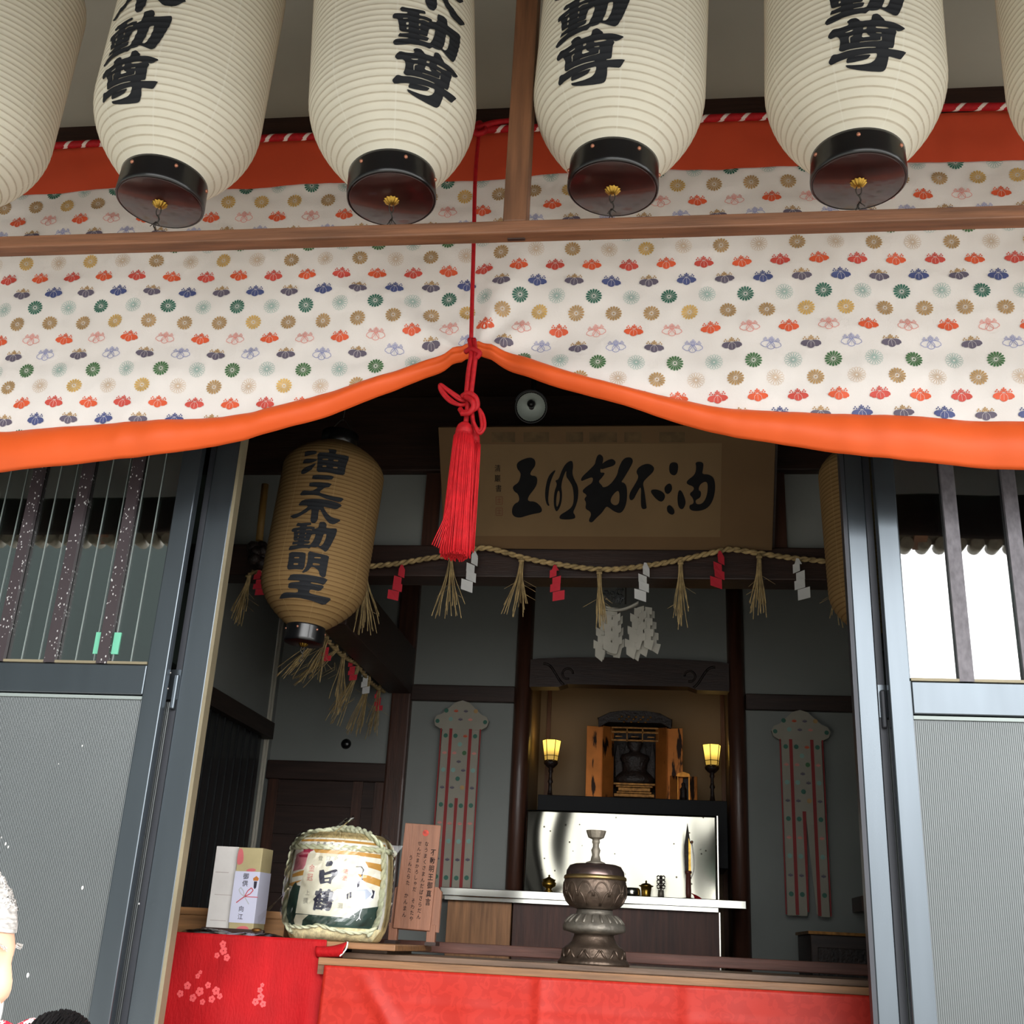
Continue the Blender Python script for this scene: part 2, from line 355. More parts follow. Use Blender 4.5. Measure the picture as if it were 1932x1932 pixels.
# sloping eave boards out over the worshippers, with rafters under them
def eave_slab(mb, x0, x1, dz, th): return mb.add([(x0, 3.12, 5.20 + dz), (x1, 3.12, 5.20 + dz), (x1, .55, 3.74 + dz), (x0, .55, 3.74 + dz), (x0, 3.12, 5.20 + dz + th), (x1, 3.12, 5.20 + dz + th), (x1, .55, 3.74 + dz + th), (x0, .55, 3.74 + dz + th)], [(0, 1, 2, 3), (7, 6, 5, 4), (3, 2, 6, 7), (0, 4, 5, 1), (0, 3, 7, 4), (1, 5, 6, 2)])
er = struct(eave_slab(MB(), -6, 6, 0, .1).build('ceiling_eave', M['roof']))
tiles = MB()
for k in range(110): tiles.lathe([(.036, 0), (.036, .10)], 12, M=Matrix.Translation((-5 + k * .092, .60, 3.735)) @ Matrix.Rotation(PI / 2, 4, 'X'))
tiles.build('eave_tile', M['stone_grey'], er)
for k in range(12): eave_slab(MB(), -5.2 + k * .94, -5.13 + k * .94, -.03, .03).build('rafter', M['brown_wood'], er)
# batten that carries the curtain
struct(boxo('trim_1', -6, 6, 3.02, 3.10, 4.125, 4.235, M['dark_wood'], bevel=.004))

# back wall with its bays: left bay, niche between posts, right bay
YB = 6.3
bw = sroot('wall_back')
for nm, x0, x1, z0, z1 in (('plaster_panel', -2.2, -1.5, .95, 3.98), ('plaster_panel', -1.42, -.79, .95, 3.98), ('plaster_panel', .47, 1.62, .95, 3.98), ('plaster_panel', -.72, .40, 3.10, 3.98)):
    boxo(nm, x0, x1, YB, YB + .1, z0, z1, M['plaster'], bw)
nw = sroot('wall_niche')
boxo('niche_back', -.74, .44, 6.95, 7.02, .95, 3.2, M['cream'], nw)
boxo('niche_side', -.76, -.72, 6.38, 6.95, .95, 3.2, M['cream'], nw); boxo('niche_side', .41, .45, 6.38, 6.95, .95, 3.2, M['cream'], nw)
boxo('niche_ceiling', -.74, .44, 6.38, 6.95, 3.14, 3.2, M['cream'], nw)
for x in (-.665, .395): boxo('niche_batten', x - .012, x + .012, 6.925, 6.95, .95, 3.14, M['brown_wood_z'], nw)
def post(name, x0, x1, y0, y1, z0, z1, m='dark_wood_z'): return struct(boxo(name, x0, x1, y0, y1, z0, z1, M[m], bevel=.012))
post('trim_2', -1.51, -1.395, YB - .05, YB + .08, .95, 3.98)
def round_post(name, x):
    return struct(MB().lathe([(.048, .95), (.048, 3.98)], 24, (x, YB - .01, 0)).build(name, M['dark_wood_z']))
round_post('trim_3', -.757); round_post('trim_4', .437)
boxo('post_face', -.80, -.71, YB + .0, YB + .07, .95, 3.98, M['dark_wood_z'], bpy.data.objects['trim_3'])
boxo('post_face', .39, .485, YB + .0, YB + .07, .95, 3.98, M['dark_wood_z'], bpy.data.objects['trim_4'])
struct(boxo('trim_5', -1.40, -.80, YB - .035, YB + .06, 2.868, 2.96, M['dark_wood'], bevel=.006))
struct(boxo('trim_6', .485, 1.62, YB - .035, YB + .06, 2.862, 2.95, M['dark_wood'], bevel=.006))
# rainbow beam over the niche, its underside cut with scrolls
rb = []
for k in range(25):
    t = k / 24; x = -.715 + 1.11 * t; rb.append((x, 3.108 + .022 * math.sin(PI * t) ** .5))
lo = [(.395, 2.952), (.22, 2.955), (.17, 2.972), (-.5, 2.972), (-.55, 2.955), (-.715, 2.952)]
rbm = MB().prism(rb + lo, .10, lambda v: v + Vector((0, YB - .07, 0)))
rbo = struct(rbm.build('trim_7', M['dark_wood']))
sc = MB()
for sx, x0 in ((1, -.66), (-1, .34)):
    sc.tube(spline([(x0 + sx * (.02 + .12 * t), YB - .072, 3.085 - .10 * t + .02 * math.sin(t * 5)) for t in (0, .2, .4, .6, .8, 1)], 6), .007, 6)
    sc.tube(spline([(x0 + sx * (.16 + .03 * math.cos(a)), YB - .072, 3.03 + .03 * math.sin(a)) for a in np.linspace(0, 5, 9)], 5), .006, 6)
sc.build('carved_scroll', M['carved'], rbo)
# the cross wall in the middle of the hall: beam, white panels, head beam
YT = 4.7
struct(boxo('trim_8', -2.2, 1.62, YT - .06, YT + .08, 3.088, 3.235, M['dark_wood'], bevel=.006))
tw = sroot('wall_transom')
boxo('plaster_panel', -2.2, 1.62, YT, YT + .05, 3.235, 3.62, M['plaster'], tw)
for x in (-1.02, .52): boxo('stud', x - .035, x + .035, YT - .02, YT + .05, 3.235, 3.62, M['dark_wood_z'], tw)
struct(boxo('trim_9', -2.2, 1.62, YT - .05, YT + .08, 3.60, 3.98, M['dark_wood'], bevel=.006))
# beam that runs back along the left aisle
struct(boxo('trim_10', -1.53, -1.39, YT + .08, YB - .05, 2.90, 3.16, M['dark_wood'], bevel=.006))
# left bay: lintel and boarded sliding door, dark side door
struct(boxo('trim_11', -2.2, -1.5, YB - .04, YB + .05, 2.40, 2.505, M['dark_wood'], bevel=.006))
d5 = sroot('door_5')
boxo('door_board', -2.19, -1.51, YB - .012, YB + .0, .95, 2.40, M['dark_wood'], d5)
for x in (-2.15, -1.66, -1.535): boxo('door_stile', x - .028, x + .028, YB - .03, YB - .012, .95, 2.40, M['dark_wood_z'], d5)
for k in range(9): boxo('door_rail', -2.18, -1.52, YB - .024, YB - .012, 1.02 + k * .155, 1.09 + k * .155, M['dark_wood'], d5)
struct(boxo('trim_12', -2.2, -2.14, 3.45, 6.14, 2.60, 2.69, wood('dark side lintel', lin(50, 38, 32), 'y')))
d6 = sroot('door_6')
boxo('door_board', -2.2, -2.185, 3.45, 6.08, .95, 2.60, M['black'], d6)
for k in range(26): boxo('door_batten', -2.185, -2.178, 3.5 + k * .1, 3.512 + k * .1, .95, 2.60, mat('batten', lin(24, 26, 28), .5) if k == 0 else bpy.data.materials['batten'], d6)
MBp = MB()
for y in (6.16, 6.20): MBp.tube([(-2.19, y, .95), (-2.19, y, 3.9)], .008, 8)
struct(MBp.build('trim_13', M['plaster_out']))

# ------------------------------------------------------------------ the glazed sliding doors
def frame_panel(name, x0, x1, y0, y1, z0, z1, sl, sr, rails, mat_, parent, gl=True):
    pass
ZD0, ZD1 = .40, 3.50
def stile(n, x0, x1, y0, y1, par, m='metal_frame'): return boxo(n, x0, x1, y0, y1, ZD0, ZD1, M[m], par, bevel=.004)
def front_door(nm, xs0, xs1, xe0, xe1, bars, lines, rails=(2.257, 2.352), bm='speck'):
    """outer leaf: inner stile xs0-xs1, outer stile xe0-xe1, glass above the rail, ribbed panel below"""
    d = sroot(nm); y0, y1 = 3.27, 3.305
    stile('inner_stile', xs0, xs1, y0, y1, d); stile('outer_stile', xe0, xe1, y0, y1, d)
    a, b = min(xs1, xe1), max(xs0, xe0)
    boxo('lock_rail', a, b, y0 + .002, y1, rails[0], rails[1], M['metal_frame'], d, bevel=.004)
    boxo('glazing_bead', a, b, y0 - .003, y0 + .006, rails[1], rails[1] + .008, M['weather_strip'], d)
    boxo('top_rail', a, b, y0 + .002, y1, ZD1 - .08, ZD1, M['metal_frame'], d)
    boxo('glass_pane', a, b, y0 + .014, y0 + .019, rails[1], ZD1 - .08, M['glass'], d)
    boxo('lower_panel', a, b, y0 + .010, y0 + .020, ZD0, rails[0] - .004, M['ribbed'], d)
    boxo('panel_bead', a, b, y0 + .003, y0 + .012, rails[0] - .014, rails[0] - .004, M['weather_strip'] if False else M['thin_line'], d)
    for x0, x1 in bars: boxo('glazing_bar', x0, x1, y0 - .004, y0 + .012, rails[1], ZD1 - .08, M[bm], d)
    for x in lines: boxo('glazing_line', x - .0008, x + .0008, y0 + .010, y0 + .0135, rails[1], ZD1 - .08, M['thin_line'], d)
    return d
def back_door(nm, xs0, xs1, xe0, xe1, strip):
    d = sroot(nm); y0, y1 = 3.33, 3.365
    stile('inner_stile', xs0, xs1, y0, y1, d); stile('outer_stile', xe0, xe1, y0, y1, d)
    a, b = min(xs1, xe1), max(xs0, xe0)
    boxo('lock_rail', a, b, y0 + .002, y1, 2.257, 2.352, M['metal_frame'], d)
    boxo('glass_pane', a, b, y0 + .014, y0 + .019, 2.352, ZD1, M['glass'], d)
    boxo('lower_panel', a, b, y0 + .010, y0 + .020, ZD0, 2.25, M['ribbed'], d)
    boxo('weather_strip', strip[0], strip[1], y0 - .003, y1 + .003, ZD0, ZD1, M[strip[2]], d)
    return d
dl = front_door('door_1', -1.574, -1.508, -2.60, -2.54, [(-1.917, -1.880), (-1.742, -1.705), (-2.09, -2.053), (-2.27, -2.233), (-2.44, -2.403)], [-2.001, -1.942, -1.819, -1.758, -1.696, -1.635, -2.12, -2.18, -2.30, -2.36])
dr = front_door('door_2', .655, .717, 1.88, 1.94, [(.850, .890), (1.026, 1.066), (1.202, 1.242), (1.378, 1.418), (1.554, 1.594), (1.73, 1.77)], [], bm='mottled')
bl = back_door('door_3', -1.486, -1.402, -2.58, -2.52, (-1.402, -1.391, 'weather_strip'))
br = back_door('door_4', .578, .636, 1.86, 1.92, (.566, .578, 'metal_dark'))
for d, x0, x1 in ((bl, -1.506, -1.486), (br, .636, .656)):
    boxo('seal_channel', x0, x1, 3.335, 3.36, ZD0, ZD1, M['metal_dark'], d)
lk = MB().box(-1.503, -1.488, 3.318, 3.334, 2.225, 2.335); lk.build('lock_case', M['metal_frame'], bl, bevel=.004)
MB().box(.640, .654, 3.318, 3.334, 2.225, 2.335).build('lock_case', M['metal_dark'], br, bevel=.004)
for z in (2.335, 2.285): MB().lathe([(.006, 0), (.006, .004), (.003, .006)], 12, M=Matrix.Translation((-1.512, 3.305, z)) @ Matrix.Rotation(PI / 2, 4, 'X')).build('lock_screw', M['silver'], bl)
for x0, x1 in ((-1.765, -1.743), (-1.704, -1.682)): boxo('tape_strip', x0, x1, 3.279, 3.2835, 2.385, 2.455, M['green_tape'], dl)
spt = MB()
for px, py, r in ((155, 1435 + 240, .006), (52, 1840, .007), (10, 1592, .005), (15, 1598, .004), (110, 1441, .002), (155, 1407, .003), (2, 1580, .003), (262, 1705, .003)):
    p = at(px, py, 3.278); spt.ball((p.x, 3.279, p.z), (r * .7, .0012, r), 8)
spt.build('paint_spot', M['white_paper'], dl)
struct(boxo('trim_14', -6, 6, 3.22, 3.42, 3.50, 3.58, M['dark_wood']))
struct(boxo('trim_15', -6, 6, 3.24, 3.42, .36, .40, M['metal_dark']))

# ================================================================== curtain
HT = [(0, 815), (100, 810), (175, 807), (275, 799), (415, 787), (480, 778), (575, 752), (650, 730), (750, 695), (820, 668), (865, 651), (893, 641), (925, 648), (966, 662), (1036, 692), (1100, 714), (1176, 735), (1266, 752), (1366, 771), (1466, 780), (1616, 786), (1780, 791), (1932, 794)]
HB = [(0, 891), (150, 881), (300, 862), (450, 834), (600, 792), (725, 742), (825, 697), (880, 673), (896, 666), (915, 671), (966, 697), (1036, 730), (1151, 764), (1286, 802), (1396, 830), (1586, 860), (1716, 874), (1932, 886)]
def curve(pp):
    w = [at(x, y, YC) for x, y in pp]; xs = [p.x for p in w]; zs = [p.z for p in w]
    xs = [xs[0] - 4] + xs + [xs[-1] + 4]; zs = [zs[0]] + zs + [zs[-1]]
    X = np.linspace(xs[0], xs[-1], 2400); Z = np.interp(X, xs, zs); k = np.hanning(17); k /= k.sum()
    Zs = np.convolve(np.pad(Z, 8, 'edge'), k, 'valid'); return lambda x: float(np.interp(x, X, Zs))
HTOP, HBOT = curve(HT), curve(HB)
AX, AZ = -.568, 3.275                                   # where the cord gathers the cloth
def cl_wave(x, z):
    w = .010 * math.sin(x * 3.1 + .6 + z) + .006 * math.sin(x * 8.3 + z * 2.0) + .004 * math.sin(x * 17 + z * 6)
    w *= .4 + .6 * min(1, max(0, (4.1 - z) / .7))
    dx, dz = x - AX, z - AZ; d = math.hypot(dx, dz); a = math.atan2(dz, dx)
    w += .022 * (1 - math.exp(-(d / .10) ** 2)) * math.exp(-d / .22) * math.sin(a * 9) + .016 * math.exp(-((d - .30) / .2) ** 2) * math.sin(a * 4 + .5) * (1 if dz > -.2 else 0)
    w += .008 * mnoise.noise(Vector((x * 5, z * 9, 1.3))) + .004 * mnoise.noise(Vector((x * 18, z * 22, 4.1)))
    return w
def cl_lift(x, z):
    t = min(1, max(0, (4.0 - z) / .75)); return .05 * t * t * math.exp(-((x - AX) / .26) ** 2)
def cl(x, z, off=0.0):
    """cloth point for the flat place (x, z)"""
    return Vector((x, YC + cl_wave(x, z) - off, z))
XL, XR, ZT = -3.4, 2.2, 4.115
cur = thing('curtain', 'wide white shrine curtain patterned with crests, gathered up in the middle above the doorway', 'curtain', (AX, YC, ZT))
def loc_to(o, root):  # keep world place under a moved empty
    o.matrix_parent_inverse = Matrix.Translation(root.location).inverted(); return o
cm = MB()
def cfn(u, v):
    x = XL + (XR - XL) * u; z0 = HTOP(x); z = ZT + (z0 - .01 - ZT) * v; return cl(x, z)
cm.grid(cfn, 420, 60)
MC = [M['cloth']]; CI = {'cloth': 0}
for k, c, mt in (('gold', lin(184, 148, 98), .2), ('goldb', lin(222, 182, 104), .35), ('red', lin(206, 78, 66), 0), ('orange', lin(224, 92, 54), 0), ('blue', lin(74, 84, 134), 0), ('dark', lin(98, 90, 108), 0), ('green', lin(46, 106, 88), 0), ('olive', lin(66, 112, 66), 0),
                 ('teal_l', lin(136, 176, 168), 0), ('pink_l', lin(232, 150, 140), 0), ('blue_l', lin(146, 152, 198), 0), ('beige_l', lin(206, 178, 146), 0)):
    CI[k] = len(MC); MC.append(mat('crest ' + k, c, .55, mt, var=.06, scale=20))
# ---- the two crests as small polygons, unit radius
def petal(k, n=16, r0=.24, r1=1.0, w=.80):
    a = 2 * PI * k / n; h = PI / n * w; P = []
    for r, s in ((r0, .55), (.80 * r1, 1.0)): P.append((r, -h * s))
    for q in (-.62, 0, .62): P.append((r1 * (.94 if q else 1.0), h * q))
    for r, s in ((.80 * r1, 1.0), (r0, .55)): P.append((r, h * s))
    return [(r * math.sin(a + t), r * math.cos(a + t)) for r, t in P]
def stroke(P, w, closed=False):
    n = len(P); out = []
    for i in range(n if closed else n - 1):
        a, b = P[i], P[(i + 1) % n]; dx, dy = b[0] - a[0], b[1] - a[1]; L = math.hypot(dx, dy) or 1; nx, ny = -dy / L * w / 2, dx / L * w / 2
        out.append([(a[0] + nx, a[1] + ny), (b[0] + nx, b[1] + ny), (b[0] - nx, b[1] - ny), (a[0] - nx, a[1] - ny)])
    return out
def circ(cx, cy, r, n=8): return [(cx + r * math.cos(2 * PI * k / n), cy + r * math.sin(2 * PI * k / n)) for k in range(n)]
CHR = [petal(k) for k in range(16)] + [circ(0, 0, .13)]
CHO = [q for k in range(16) for q in stroke(petal(k, w=.92), .032)] + stroke(circ(0, 0, .2), .06, True)
LEAFC = [(0, -.74), (.17, -.70), (.31, -.60), (.38, -.44), (.36, -.20), (.14, .12), (-.14, .12), (-.36, -.20), (-.38, -.44), (-.31, -.60), (-.17, -.70)]
LEAFR = [(.02, .12), (.22, .20), (.50, .20), (.78, .14), (.97, -.02), (1.03, -.20), (.97, -.34), (.84, -.37), (.76, -.48), (.58, -.52), (.44, -.50), (.30, -.45), (.10, -.15)]
LEAFL = [(-x, y) for x, y in LEAFR][::-1]
def stem(cx, cy, sc, n): return [circ(cx + x * sc, cy + y * sc, .085 * sc, 6) for x, y in (((0, .44), (-.15, .30), (.15, .30), (-.24, .12), (.24, .12), (-.08, .14), (.08, .14), (0, .28)) if n == 5 else ((0, .30), (-.13, .12), (.13, .12)))]
FLOW = stem(0, .16, 1.1, 5) + stem(-.62, .20, 1, 3) + stem(.62, .20, 1, 3)
VEIN = stroke([(0, -.60), (0, .08)], .022) + stroke([(.10, .10), (.34, -.14), (.39, -.48)], .026) + stroke([(-.10, .10), (-.34, -.14), (-.39, -.48)], .026)
PAU_L, PAU_F = [LEAFC, LEAFR, LEAFL], FLOW
PAO = [q for P in (LEAFC, LEAFR, LEAFL) for q in stroke(P, .06, True)] + VEIN + [q for f in FLOW for q in stroke(f, .045, True)]
def put(polys, key, x, z, R, zmin=None, zmax=None, fn=cl, mb=cm, idx=CI, off=.0022, rot=0, stretch=1.0):
    c, s = math.cos(rot), math.sin(rot)
    for P in polys:
        vs = []
        for a, b in P:
            px, pz = x + R * (a * c - b * s), z + R * (a * s + b * c) * stretch
            if zmin is not None: pz = max(pz, zmin(px))
            if zmax is not None: pz = min(pz, zmax)
            vs.append(fn(px, pz, off))
        tri = geometry.tessellate_polygon([[Vector((a, b, 0)) for a, b in P]])
        mb.add(vs, [tuple(t) for t in tri], idx[key])
ROWS = [('chr', 'gold', 'beige_l'), ('pau', 'red', 'orange'), ('pau', 'blue', 'dark'), ('chr', 'green', 'teal_l'), ('chr', 'gold', 'goldb'), ('pau', 'orange', 'pink_l'), ('pau', 'blue_l', 'dark'), ('chr', 'olive', 'teal_l')]
P0 = .1147
for r in range(-5, 12):
    z = 3.640 - .0577 * r; kind, ka, kb = ROWS[r % 8]
    for c in range(-13, 40):
        x = -2.102 + P0 * c + (0.0573 if r % 2 else 0) * -1 + .0043 * r
        if x < XL + .05 or x > XR - .05: continue
        zz = z + cl_lift(x, z) + .004 * math.sin(x * 2.2)
        if zz < HTOP(x) - .02 or zz > 3.95: continue
        key = ka if (c + r // 2) % 2 == 0 else kb
        if r % 8 == 4: key = 'goldb' if random.random() < .3 else 'gold'
        elif key == 'gold' and random.random() < .25: key = 'goldb'
        rr = random.uniform(-.12, .12); zm = lambda q: HTOP(q) - .006
        if kind == 'chr':
            put(CHO if key.endswith('_l') else CHR, key, x, zz, .0255, zm, 3.932, rot=rr)
        elif key.endswith('_l'): put(PAO, key, x, zz, .0288, zm, 3.932, rot=rr)
        else:
            put(PAU_L, key, x, zz, .0288, zm, 3.932, rot=rr)
            put(PAU_F, {'dark': 'gold'}.get(key, key), x, zz, .0288, zm, 3.932, rot=rr)
            put(VEIN, 'cloth', x, zz, .0288, zm, 3.932, rot=rr, off=.0030)
loc_to(cm.build('cloth', MC, cur), cur)
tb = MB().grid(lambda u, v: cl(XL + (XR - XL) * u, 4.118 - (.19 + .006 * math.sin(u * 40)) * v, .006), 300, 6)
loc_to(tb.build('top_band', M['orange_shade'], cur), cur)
hb = MB()
def hfn(u, v):
    x = XL + (XR - XL) * u; a, b = HTOP(x), HBOT(x); g = math.exp(-((x - AX) / .16) ** 2)
    if v <= .5: t = v * 2; z = a + (b - a) * t; y = -.004 - (.030 - .012 * g) * math.sin(PI * min(1, t * 1.04)) ** .7 - .005 * g * math.sin(t * 11)
    else: t = 2 - v * 2; z = a + (b - a) * t; y = .012 * math.sin(PI * t) + .002
    return Vector((x, YC + cl_wave(x, a) + y + .004 * mnoise.noise(Vector((x * 6, t * 2, 9))), z))
hb.grid(hfn, 420, 24)
hb.m = [0 if (i // 420) < 12 else 1 for i in range(len(hb.f))]
loc_to(hb.build('hem_roll', [M['orange'], mat('darkened hem back', lin(60, 44, 42), .85)], cur), cur)  # back of the hem coloured dark so its reflection in the glass stays dark
# red and white cord along the top
tc_ = MB(); cpts = [Vector((x, 3.0 - .03, 4.105 + .006 * math.sin(x * 2.1) + .004 * math.sin(x * 9))) for x in np.arange(XL, XR, .003)]
tc_.tube(cpts, .0125, 24, mf=lambda i, k: 1 if ((i / 22.0 + k / 24.0) % 1.0) < .22 else 0)
loc_to(tc_.build('twisted_cord', [M['red_cord'], M['white_cord']], cur), cur)

# ------------------------------------------------------------------ crimson lifting cord with two tassels
tas = thing('tassel_cord', 'crimson silk cord with bow knot and two long tassels hanging in front of the curtain', 'tassel', (AX, 2.95, 3.28))
def T(px, py, Y): return at(px, py, Y)
kn = MB()
top = [T(905, 236, 2.965), T(897, 330, 2.955), T(894, 450, 2.955), T(891, 560, 2.955), T(889, 640, 2.95)]
kn.tube(spline(top, 8), .0065, 8)
kn.tube(spline([T(868, 240, 2.97), T(885, 245, 2.95), T(905, 240, 2.945), T(930, 232, 2.955), T(965, 228, 2.97)], 8), .010, 8)
kn.tube(spline([T(905, 232, 2.96), T(893, 240, 2.94), T(900, 252, 2.935), T(915, 246, 2.945), T(905, 232, 2.96)], 8), .010, 8)
loc_to(kn.build('lifting_cord', M['red_cord'], tas), tas)
kc = MB(); Yk = 2.93
for dx in (-4, 4):
    kc.tube(spline([T(890 + dx, 640, 2.945), T(893 + dx, 668, Yk), T(889 + dx * 1.2, 700, Yk), T(884 + dx * 1.1, 745, Yk)], 8), .0075, 8)
kc.tube(spline([T(878, 664, 2.94), T(890, 658, 2.925), T(905, 666, 2.925), T(898, 676, 2.93)], 6), .008, 8)
loc_to(kc.build('double_cord', M['red_cord'], tas), tas)
lp = MB()
for o_ in (0, 5):
    lp.tube(spline([T(884, 756, Yk), T(868, 750 + o_, Yk - .01), T(845, 735 + o_ * .5, Yk - .015), T(831, 726, Yk - .015), T(832, 738 - o_, Yk - .015), T(848, 757 - o_, Yk - .015), T(868, 764, Yk - .02), T(886, 762, Yk)], 7), .0055, 7)
    lp.tube(spline([T(886, 760, Yk), T(902, 770, Yk - .01), T(912 - o_, 786, Yk - .01), T(914 - o_, 806, Yk - .012), T(904, 818 - o_, Yk - .012), T(895, 800, Yk - .012), T(890, 780, Yk - .01), T(886, 766, Yk)], 7), .0055, 7)
loc_to(lp.build('bow_loop', M['red_cord'], tas), tas)
kt = MB()
kt.tube(spline([T(872, 748, Yk - .012), T(884, 742, Yk - .025), T(897, 750, Yk - .025), T(900, 766, Yk - .02), T(890, 774, Yk - .022), T(874, 778, Yk - .02), T(868, 772, Yk - .012)], 8), .0085, 8)
kt.tube(spline([T(878, 748, Yk - .02), T(890, 756, Yk - .03), T(893, 768, Yk - .028), T(884, 779, Yk - .025), T(870, 780, Yk - .02)], 8), .0085, 8)
kt.tube(spline([T(884, 745, Yk), T(882, 770, Yk - .01), T(880, 790, Yk), T(877, 806, Yk)], 8), .008, 8)
kt.tube(spline([T(888, 745, Yk), T(890, 775, Yk + .01), T(893, 800, Yk + .03), T(895, 822, Yk + .05)], 8), .007, 8)
loc_to(kt.build('knot', M['red_cord'], tas), tas)
def tassel(px, py, bx, by, Y, n, tag_):
    t0, b0 = T(px, py, Y), T(bx, by, Y); ax = (b0 - t0); L = ax.length
    hd = MB(); prof = [(.0, .03), (.012, .029), (.021, .020), (.025, .008), (.0265, -.004), (.024, -.006), (.0275, -.010), (.0285, -.020)]
    R = ax.normalized().to_track_quat('-Z', 'Y').to_matrix().to_4x4()
    hd.lathe(prof[::-1], 20, M=Matrix.Translation(t0) @ R); loc_to(hd.build('tassel_head', M['red_cord'], tas), tas)
    fr = MB()
    for k in range(n):
        a = 2 * PI * k * .381966 * 1.0; ring = math.sqrt((k + .5) / n); rt = .029 * ring; rb = .040 * ring ** .8 * (1 + random.uniform(-.12, .12)); LL = L * (1 + random.uniform(-.012, .03) * ring)
        wob = random.uniform(-.004, .004); a2 = a + random.uniform(-.1, .1)
        P = [t0 + R.to_3x3() @ Vector((math.cos(a + (a2 - a) * t) * (rt + (rb - rt) * t ** .8 + wob * math.sin(t * 5)), math.sin(a + (a2 - a) * t) * (rt + (rb - rt) * t ** .8), -.014 - (LL - .014) * t)) for t in (0, .12, .35, .6, .8, 1)]
        fr.tube(P, .00195, 4, cap=True)
    loc_to(fr.build('tassel_fringe', M['red_fringe'], tas), tas)
tassel(876, 815, 858, 1046, Yk, 420, 'front')
tassel(889, 830, 868, 1034, Yk + .06, 220, 'rear')
st = MB()
for k in range(7): st.tube(spline([T(862 + k, 860, Yk - .02), T(848 + k * 2, 950, Yk - .03), T(815 + k * 4, 1028 + k * 2, Yk - .03)], 6), .0019, 4)
loc_to(st.build('stray_threads', M['red_fringe'], tas), tas)

# ================================================================== rack for the lanterns
YLN, KL = 2.45, 2.45 / 2.1
def kx(x): return x * KL
def kz(z): return 1.6 + (z - 1.6) * KL
rack = thing('lantern_rail', 'long brown timber rail in front of the curtain, white lanterns tied along it', 'rail', (kx(-.33), YLN, kz(3.05)))
def rb_(name, *a, m='brown_wood'): return loc_to(boxo(name, *a, M[m], rack, bevel=.004), rack)
rb_('rail', -4.6, 3.6, YLN - .023, YLN + .023, 3.313, 3.351)
rb_('rail_peg', kx(-.335), kx(-.295), YLN - .0, YLN + .012, 3.310, 3.3135, m='dark_wood')
tag(boxo('timber_upright', kx(-.345), kx(-.292), YLN - .02, YLN + .045, 3.351, 4.70, M['brown_wood_z'], bevel=.004), 'brown timber upright rising from the lantern rail between the two middle lanterns', 'post')
struct(boxo('trim_18', -4.6, 3.6, YLN - .04, YLN + .04, 4.62, 4.69, M['brown_wood']))

